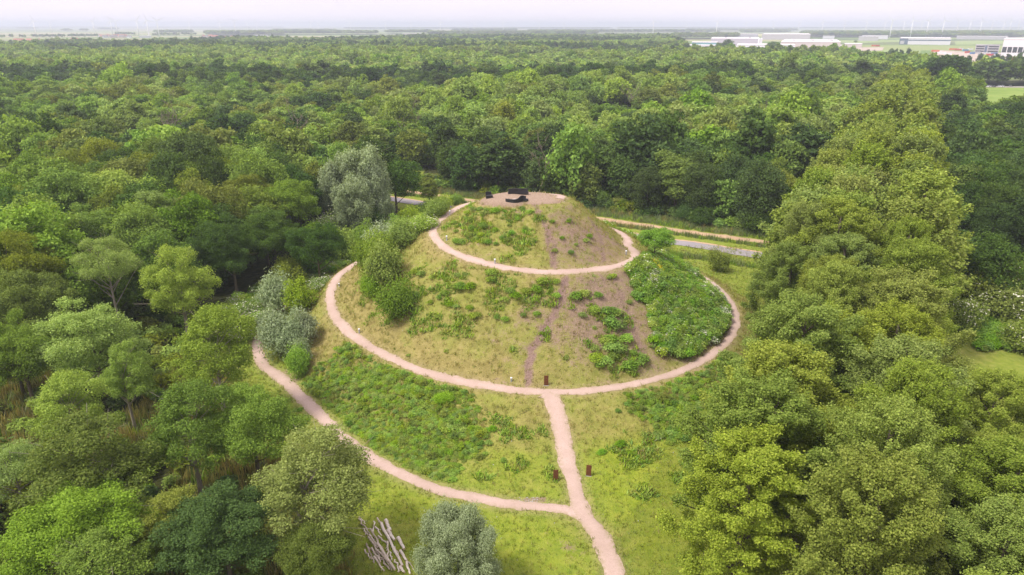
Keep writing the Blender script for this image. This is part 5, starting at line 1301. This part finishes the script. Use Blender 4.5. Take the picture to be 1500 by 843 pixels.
building('office_block', 'grey concrete shell of unfinished office with rows of openings', 1427, 1462, 77.8, 13, 22, M_WALLG, M_WALLG, bands=((.03, .38, .12, .3, M_GLASS, 'window_row'), (.03, .38, .45, .63, M_GLASS, 'window_row'), (.03, .38, .75, .92, M_GLASS, 'window_row'), (.55, .97, .12, .3, M_GLASS, 'window_row'), (.55, .97, .45, .63, M_GLASS, 'window_row'), (.55, .97, .75, .92, M_GLASS, 'window_row'), (.4, .5, .05, .98, M_NAVY, 'stair_tower')))
o = building('office_block', 'white modern office with big dark windows beside the concrete shell', 1464, 1540, 83.8, 26, 120, M_WALLW, M_ROOFW, bands=[(0.01 + 0.105 * i, 0.095 + 0.105 * i, 0.24, 0.56, M_GLASS, 'window') for i in range(9)] + [(0.34, 0.42, 0.02, 0.2, M_GLASS, 'door')])
for nm, lab, a_, b_, row, h_, dp, wl in [('warehouse', 'narrow pale shed behind the low grey factory', 1262, 1300, 57.6, 11, 60, M_WALLW), ('warehouse', 'long grey shed far behind white distribution hall', 1400, 1475, 58.2, 10, 60, M_WALLG), ('warehouse', 'low beige shed next to the largest warehouse', 1236, 1262, 70.6, 8, 50, M_WALLB),
      ('warehouse', 'pale grey hall at far side of the warehouse cluster', 1060, 1110, 56.4, 14, 120, M_WALLG), ('warehouse', 'white hall at the end of the site beyond the modern office', 1478, 1560, 66.5, 14, 90, M_WALLW), ('shed', 'small white shed in the field beside the pale hall', 1205, 1222, 57.2, 9, 40, M_WALLW), ('shed', 'low white farm shed on the plain past the village', 372, 392, 55.0, 8, 40, M_WALLW), ('shed', 'long pale greenhouse shed on the plain near village trees', 205, 222, 55.8, 7, 40, M_WALLW), ('shed', 'pale shed among the distant woods in mid horizon', 590, 622, 52.4, 9, 50, M_WALLB), ('shed', 'white barn at the distant wood corner', 660, 676, 47.6, 12, 60, M_WALLW)]:
    building(nm, lab, a_, b_, row, h_, dp, wl, M_ROOFW)
for i, px in enumerate((1111, 1114.2)):
    x, y = P(px, 67.8); o = empty('silo', (x, y, 0)); tag(o, 'white upright silo, one of two beside grey warehouse', 'silo', 'white silos by the warehouse')
    MB().tube([(0, 0, 0), (0, 0, 17)], [2.4, 2.4], 16).build('tank', M_WHITE, o); MB().tube([(0, 0, 17.01), (0, 0, 18.6)], [2.4, 0.5], 16).build('roof_cone', M_WHITE, o)
sheet('construction_ground', [P(1342, 90), P(1372, 74), P(1425, 77), P(1470, 78), P(1600, 84), P(1600, 91.5), P(1420, 91)], 0.5, M_SAND)
sheet('yard', [P(995, 76.5), P(1245, 77), P(1245, 66), P(1060, 63), P(1000, 66)], 0.35, M_YARD)
sheet('field', [P(1250, 73.5), P(1350, 74.2), P(1347, 79), P(1240, 79)], 0.4, M_LAWN); sheet('field', [P(1300, 81), P(1345, 81.5), P(1338, 87), P(1290, 86)], 0.45, M_CROP); sheet('field', [P(1180, 60), P(1320, 58.5), P(1320, 62), P(1250, 64)], 0.4, M_LAWN)
sheet('field', [P(1398, 61), P(1560, 58.5), P(1560, 63), P(1400, 66.5)], 0.4, M_LAWN); sheet('field', [P(1063, 53.6), P(1150, 53.6), P(1140, 50), P(1073, 49.6)], 0.5, M_CROP); sheet('field', [P(1253, 70), P(1295, 70), P(1292, 75), P(1250, 75)], 0.6, M_SAND)
sheet('field', [P(1430, 94.5), P(1520, 96), P(1520, 91.8), P(1420, 91.3)], 0.6, M_MEADOW)
sheet('field', [P(300, 51.6), P(520, 50.8), P(520, 49), P(300, 49.6)], 0.7, M_LAWN)
sheet('access_road', [P(1348, 90), P(1356, 90), P(1382, 75), P(1377, 75)], 0.7, M_YARD)
def container(px, py, col, lab, L=12.0, h=2.9):
    x, y = P(px, py); o = empty('container', (x, y, 0.5), random.uniform(-0.5, 0.5)); tag(o, lab, 'container', 'containers and cabins on the building site')
    b = MB(); nrib = 18
    pl = [(-L / 2 + L * i / nrib, (-1.22 if i % 2 else -1.15)) for i in range(nrib + 1)]; b.prism(pl + [(x_, -y_) for x_, y_ in pl[::-1]], 0, h); b.build('shell', col, o)
    for sy in (-0.6, 0.6): MB().box(L / 2 + 0.003, sy - 0.56, 0.15, L / 2 + 0.08, sy + 0.56, h - 0.15).build('door', M_LAMPG, o)
SITE = {'orange': simple_mat('site_orange', (0.6, 0.14, 0.05), 0.6), 'red': simple_mat('site_red', (0.5, 0.08, 0.06), 0.6), 'blue': simple_mat('site_blue', (0.10, 0.22, 0.45), 0.6), 'white': M_WHITE, 'grey': M_LAMPG}
for px, py, c in [(1396, 74, 'orange'), (1403, 74.5, 'red'), (1408, 73.6, 'white'), (1414, 75.5, 'blue'), (1421, 74.2, 'white'), (1380, 79.5, 'white'), (1388, 81, 'white'), (1417, 78.5, 'red'), (1424, 80, 'blue'), (1430, 79, 'grey'), (1436, 81.5, 'grey'), (1443, 80.5, 'white'), (1450, 82.5, 'red'), (1456, 80.6, 'blue'), (1461, 83, 'grey'), (1487, 88.2, 'orange'), (1493, 88, 'red'), (1370, 76.5, 'orange'), (1281, 68.5, 'orange'), (1285, 68.7, 'red'), (1366, 82, 'grey'), (1358, 84.6, 'grey')]:
    container(px, py, SITE[c], f'{c} container or site cabin on the sandy building ground', 12 if c != 'orange' else 14, 3.2)

# ------------------------------------------------------------------ village, lone trees, turbines
M_TILE = simple_mat('red_tiles', (0.42, 0.16, 0.11), 0.8, 0.2, 0.5); M_TILE2 = simple_mat('grey_tiles', (0.20, 0.18, 0.19), 0.8, 0.2, 0.5); M_BRICK = simple_mat('pale_brick', (0.55, 0.43, 0.38), 0.85, 0.15, 0.5)
def house(px, py, L, lab, tile, wall, i):
    x, y = P(px, py); o = empty('village_house', (x, y, 0), (i * 0.7) % 3.1 - 1.5); tag(o, lab, 'house', 'houses of the village on the plain'); w, h, t = 8.0, 5.5, 10.0
    b = MB(); b.add([(-L / 2, -w / 2, -1), (L / 2, -w / 2, -1), (L / 2, w / 2, -1), (-L / 2, w / 2, -1), (-L / 2, -w / 2, h), (L / 2, -w / 2, h), (L / 2, w / 2, h), (-L / 2, w / 2, h), (-L / 2, 0, t), (L / 2, 0, t)], [(0, 1, 5, 4), (2, 3, 7, 6), (0, 4, 8, 7, 3), (1, 2, 6, 9, 5)]); b.build('wall', wall, o)
    r_ = MB(); r_.add([(-L / 2 - .5, -w / 2 - .5, h - .3), (L / 2 + .5, -w / 2 - .5, h - .3), (L / 2 + .5, 0, t + .25), (-L / 2 - .5, 0, t + .25), (-L / 2 - .5, w / 2 + .5, h - .3), (L / 2 + .5, w / 2 + .5, h - .3), (-L / 2 - .5, -w / 2 - .5, h - .05), (L / 2 + .5, -w / 2 - .5, h - .05), (L / 2 + .5, 0, t + .5), (-L / 2 - .5, 0, t + .5), (-L / 2 - .5, w / 2 + .5, h - .05), (L / 2 + .5, w / 2 + .5, h - .05)], [(0, 3, 2, 1), (3, 4, 5, 2), (6, 7, 8, 9), (9, 8, 11, 10), (0, 1, 7, 6), (4, 10, 11, 5), (1, 2, 8, 7), (2, 5, 11, 8), (0, 6, 9, 3), (3, 9, 10, 4)])
    rf = r_.build('roof', tile, o); MB().box(L * 0.2, -0.4, t - 0.5, L * 0.2 + 0.8, 0.4, t + 1.6).build('chimney', M_BRICK, rf)
hs = [(146 + 2.9 * i + (i % 3) * 0.6, 54.4 + (i % 4) * 0.5) for i in range(16)] + [(27, 62.2), (32, 62.4), (58, 62), (71, 62.3), (44, 62.3), (110, 61.2), (298, 55.2), (303, 55.8), (309, 55), (315, 56), (341, 57), (345, 56.7), (352, 58.4), (358, 58.1), (363, 58.5), (367, 58.2), (324, 57.2), (333, 57.6)]
for i, (px, py) in enumerate(hs):
    red = i % 4 != 3; house(px, py, 13 + (i * 5) % 9 + (6 if 6 < i < 13 else 0), ('red roofed' if red else 'grey roofed') + (' farm house in village by the tree-lined road' if i < 16 else (' house at the far wood edge below the road' if i < 22 else ' house among the distant woods')), M_TILE if red else M_TILE2, M_BRICK if i % 3 else M_WALLW, i)
lone = [whole_mesh(a, b, 2, c) for a, b, c in (('round', 0, 'dark'), ('tall', 0, 'mid'), ('round', 2, 'mid'))]
spots = []
for a, b, row in ((0, 9, 57), (16, 20, 57), (31, 38, 57), (48, 76, 56.6), (79, 95, 56.4), (102, 115, 56), (118, 125, 56), (128, 144, 55.4), (225, 232, 54), (234, 262, 53.6), (268, 288, 53), (170, 200, 52.6)):
    q = a
    while q <= b: spots.append((q, row)); q += 3.1
for i, (px, row) in enumerate(spots):
    x, y = P(px, row); o = link('roadside_tree', lone[i % 3]); o.location = (x, y, -0.2); s = random.uniform(0.85, 1.1); o.scale = (s, s, s * 1.05); o.rotation_euler.z = i * 1.3
    tag(o, 'small dark roadside tree in the far row crossing the fields', 'tree', 'roadside trees across the fields')
for i, (px, py, h, w, lab) in enumerate([(1054, 76.5, 17, 16, 'round lone tree in front of the glass hall'), (1067, 77.5, 22, 24, 'big round lone tree in front of white loading hall'), (1130, 77.5, 20, 22, 'round lone tree before the largest warehouse'), (1104, 77.5, 12, 11, 'small tree between the two round lone trees'), (1253, 64.5, 9, 11, 'small tree beside the factory road'), (1385, 133, 27, 34, 'massive dark tree clump beside the meadow'), (1372, 131, 24, 22, 'dark tree joined to the massive clump next to the poplar avenue'), (1399, 134.5, 22, 20, 'dark tree on meadow side of the massive clump')]):
    x, y = P(px, py); big = h > 20; tree('lone_tree', 'round', i % 3, 'dark' if big else 'mid', x, y, h, w, lab, None, 1)
# a row of young conical trees in front of the building site
for i, px in enumerate([1236, 1251, 1262, 1268, 1280, 1303, 1310, 1319, 1330, 1404, 1418, 1444, 1452, 1459, 1467, 1476, 1433, 1490]):
    row = 88 if px < 1340 else 96; x, y = P(px, row); tree('field_edge_tree', 'tall', i % 2, 'dark', x, y, random.uniform(11, 16), random.uniform(6, 9), 'dark pointed tree rising from the wood edge before the building site', 'pointed trees before the building site', 2 if False else 1)

M_TURB = simple_mat('turbine_white', (0.8, 0.8, 0.82), 0.5, 0.02)
def blade_mb(a):
    b = MB(); c_, s_ = math.cos(a), math.sin(a); vs = []
    for (l, w) in ((2, 1.2), (9, 3.2), (25, 2.2), (46, 0.7)):
        for (u, v_) in ((-w / 2, -0.35), (w / 2, -0.35), (w / 2, 0.35), (-w / 2, 0.35)): vs.append((c_ * u - s_ * -l * -1, v_, s_ * u + c_ * l))
    vs = [(x, y - 4.2, z + 98) for x, y, z in vs]
    fs = [(i * 4 + k, i * 4 + (k + 1) % 4, (i + 1) * 4 + (k + 1) % 4, (i + 1) * 4 + k) for i in range(3) for k in range(4)] + [(3, 2, 1, 0), (12, 13, 14, 15)]
    return b.add(vs, fs)
tower_me = MB().tube([(0, 0, 0), (0, 0, 96)], [3.2, 1.7], 14).mesh('tower', M_TURB, True)
nac = MB(); nac.box(-1.9, -3, 96.3, 1.9, 8, 100); nac.tube([(0, -3.01, 98), (0, -4.6, 98), (0, -5.6, 98)], [1.9, 1.6, 0.4], 12); nac_me = nac.mesh('nacelle', M_TURB)
blade_sets = [[blade_mb(o_ + k * 2 * math.pi / 3).mesh('blade', M_TURB) for k in range(3)] for o_ in (0.3, 0.9, 1.5)]
TURB = [(50, 49.5, 33), (74, 46, 34), (137, 45.5, 30.5), (163, 47.5, 31), (170.5, 47.5, 31), (201.5, 48.5, 29.5), (216, 49.3, 29.2), (231, 50.3, 31), (277, 45.5, 33), (322, 45, 32), (344, 46, 29), (362, 43.8, 33), (376, 44, 33), (455, 43.3, 32), (466, 43, 34), (513, 44, 32), (565, 43.5, 32), (602, 43, 33), (645, 44.5, 31), (685, 43, 33), (695, 43, 33), (737, 43.5, 30), (790, 44.5, 33), (826, 42.5, 34), (957, 45, 28), (1005, 43, 33), (1050, 43.5, 27), (1093, 43, 30), (1133, 43.5, 31), (1170, 43, 31), (1205, 43.5, 28), (1237, 43.5, 29), (1269, 43, 29), (1296, 42.5, 30), (1306, 44.5, 24.5), (1324, 43, 29), (1336, 44.5, 25), (1350, 43, 30), (1359, 44, 25.5), (1382, 44, 25.5), (1403, 43.5, 27), (1421, 43, 28), (1437, 43.5, 28), (1453, 43, 28.5), (1470, 43, 29), (1480, 43, 29), (1492, 43, 30)]
for i, (px, rb_, rt) in enumerate(TURB):
    d = min(max(650 * 100 / (rb_ - rt) * 0.98, 3200), 6200); r_ = ray(px, 40); hd = math.hypot(r_[0], r_[1]); x, y = r_[0] / hd * d, r_[1] / hd * d
    o = empty('wind_turbine', (x, y, 0), -math.atan2(x, y) + 0.35, (0.65, 0.65, 0.65)); tag(o, 'slender white wind turbine far off on the hazy horizon', 'wind turbine', 'wind turbines on the horizon')
    link('tower', tower_me, o); link('nacelle', nac_me, o)
    for k in range(3): link('blade', blade_sets[i % 3][k], o)

# ------------------------------------------------------------------ air, sky and light
hb = MB(); hb.box(-15500, -400, -1.5, 15500, 24000, 97)
m, nt, out = mat_new('hazy_air'); pv = nt.nodes.new('ShaderNodeVolumePrincipled'); pv.inputs['Density'].default_value = 0.00019; pv.inputs['Color'].default_value = (0.70, 0.745, 0.93, 1); pv.inputs['Anisotropy'].default_value = 0.1
nt.links.new(pv.outputs[0], out.inputs['Volume'])
ho = hb.build('haze', m); ho['kind'] = 'stuff'

SUN_EL, SUN_AZ = rad(56), rad(-115)         # azimuth from the view direction, clockwise seen from above
w = bpy.data.worlds.new('World'); SC.world = w; w.use_nodes = True; nt = w.node_tree; nt.nodes.clear()
out = nt.nodes.new('ShaderNodeOutputWorld'); bg = nt.nodes.new('ShaderNodeBackground'); sk = nt.nodes.new('ShaderNodeTexSky')
sk.sky_type = 'NISHITA'; sk.sun_disc = False; sk.sun_elevation = SUN_EL; sk.sun_rotation = SUN_AZ; sk.air_density = 1.0; sk.dust_density = 6.0; sk.ozone_density = 1.0
tc = nt.nodes.new('ShaderNodeTexCoord'); nz = noise_n(nt, 2.2, 4, 0.55, tc.outputs['Generated'])
cloud = ramp_n(nt, nz, [(0.3, (0.90, 0.82, 0.905)), (0.7, (1.0, 0.915, 0.99))])
sc_ = nt.nodes.new('ShaderNodeVectorMath'); sc_.operation = 'SCALE'; sc_.inputs['Scale'].default_value = 7.7; nt.links.new(cloud, sc_.inputs[0])
mx = mixc(nt, 0.88, sk.outputs[0], sc_.outputs[0])
nt.links.new(mx, bg.inputs['Color']); bg.inputs['Strength'].default_value = 0.1; nt.links.new(bg.outputs[0], out.inputs['Surface'])
sd = bpy.data.lights.new('sun', 'SUN'); sd.energy = 2.4; sd.angle = rad(13); sd.color = (1.0, 0.95, 0.86); so = bpy.data.objects.new('sun', sd); COL.objects.link(so)
dirv = Vector((math.sin(SUN_AZ) * math.cos(SUN_EL), math.cos(SUN_AZ) * math.cos(SUN_EL), math.sin(SUN_EL))); so.rotation_euler = dirv.to_track_quat('Z', 'Y').to_euler()

SC.view_settings.view_transform = 'Standard'; SC.view_settings.look = 'None'; SC.view_settings.gamma = 1.0; SC.view_settings.use_curve_mapping = False; SC.view_settings.exposure = 0.82
cy = SC.cycles; cy.use_denoising = True; cy.denoising_prefilter = 'ACCURATE'; cy.max_bounces = 5; cy.diffuse_bounces = 4; cy.glossy_bounces = 2; cy.transmission_bounces = 3; cy.volume_bounces = 1; cy.transparent_max_bounces = 4; cy.caustics_reflective = False; cy.caustics_refractive = False
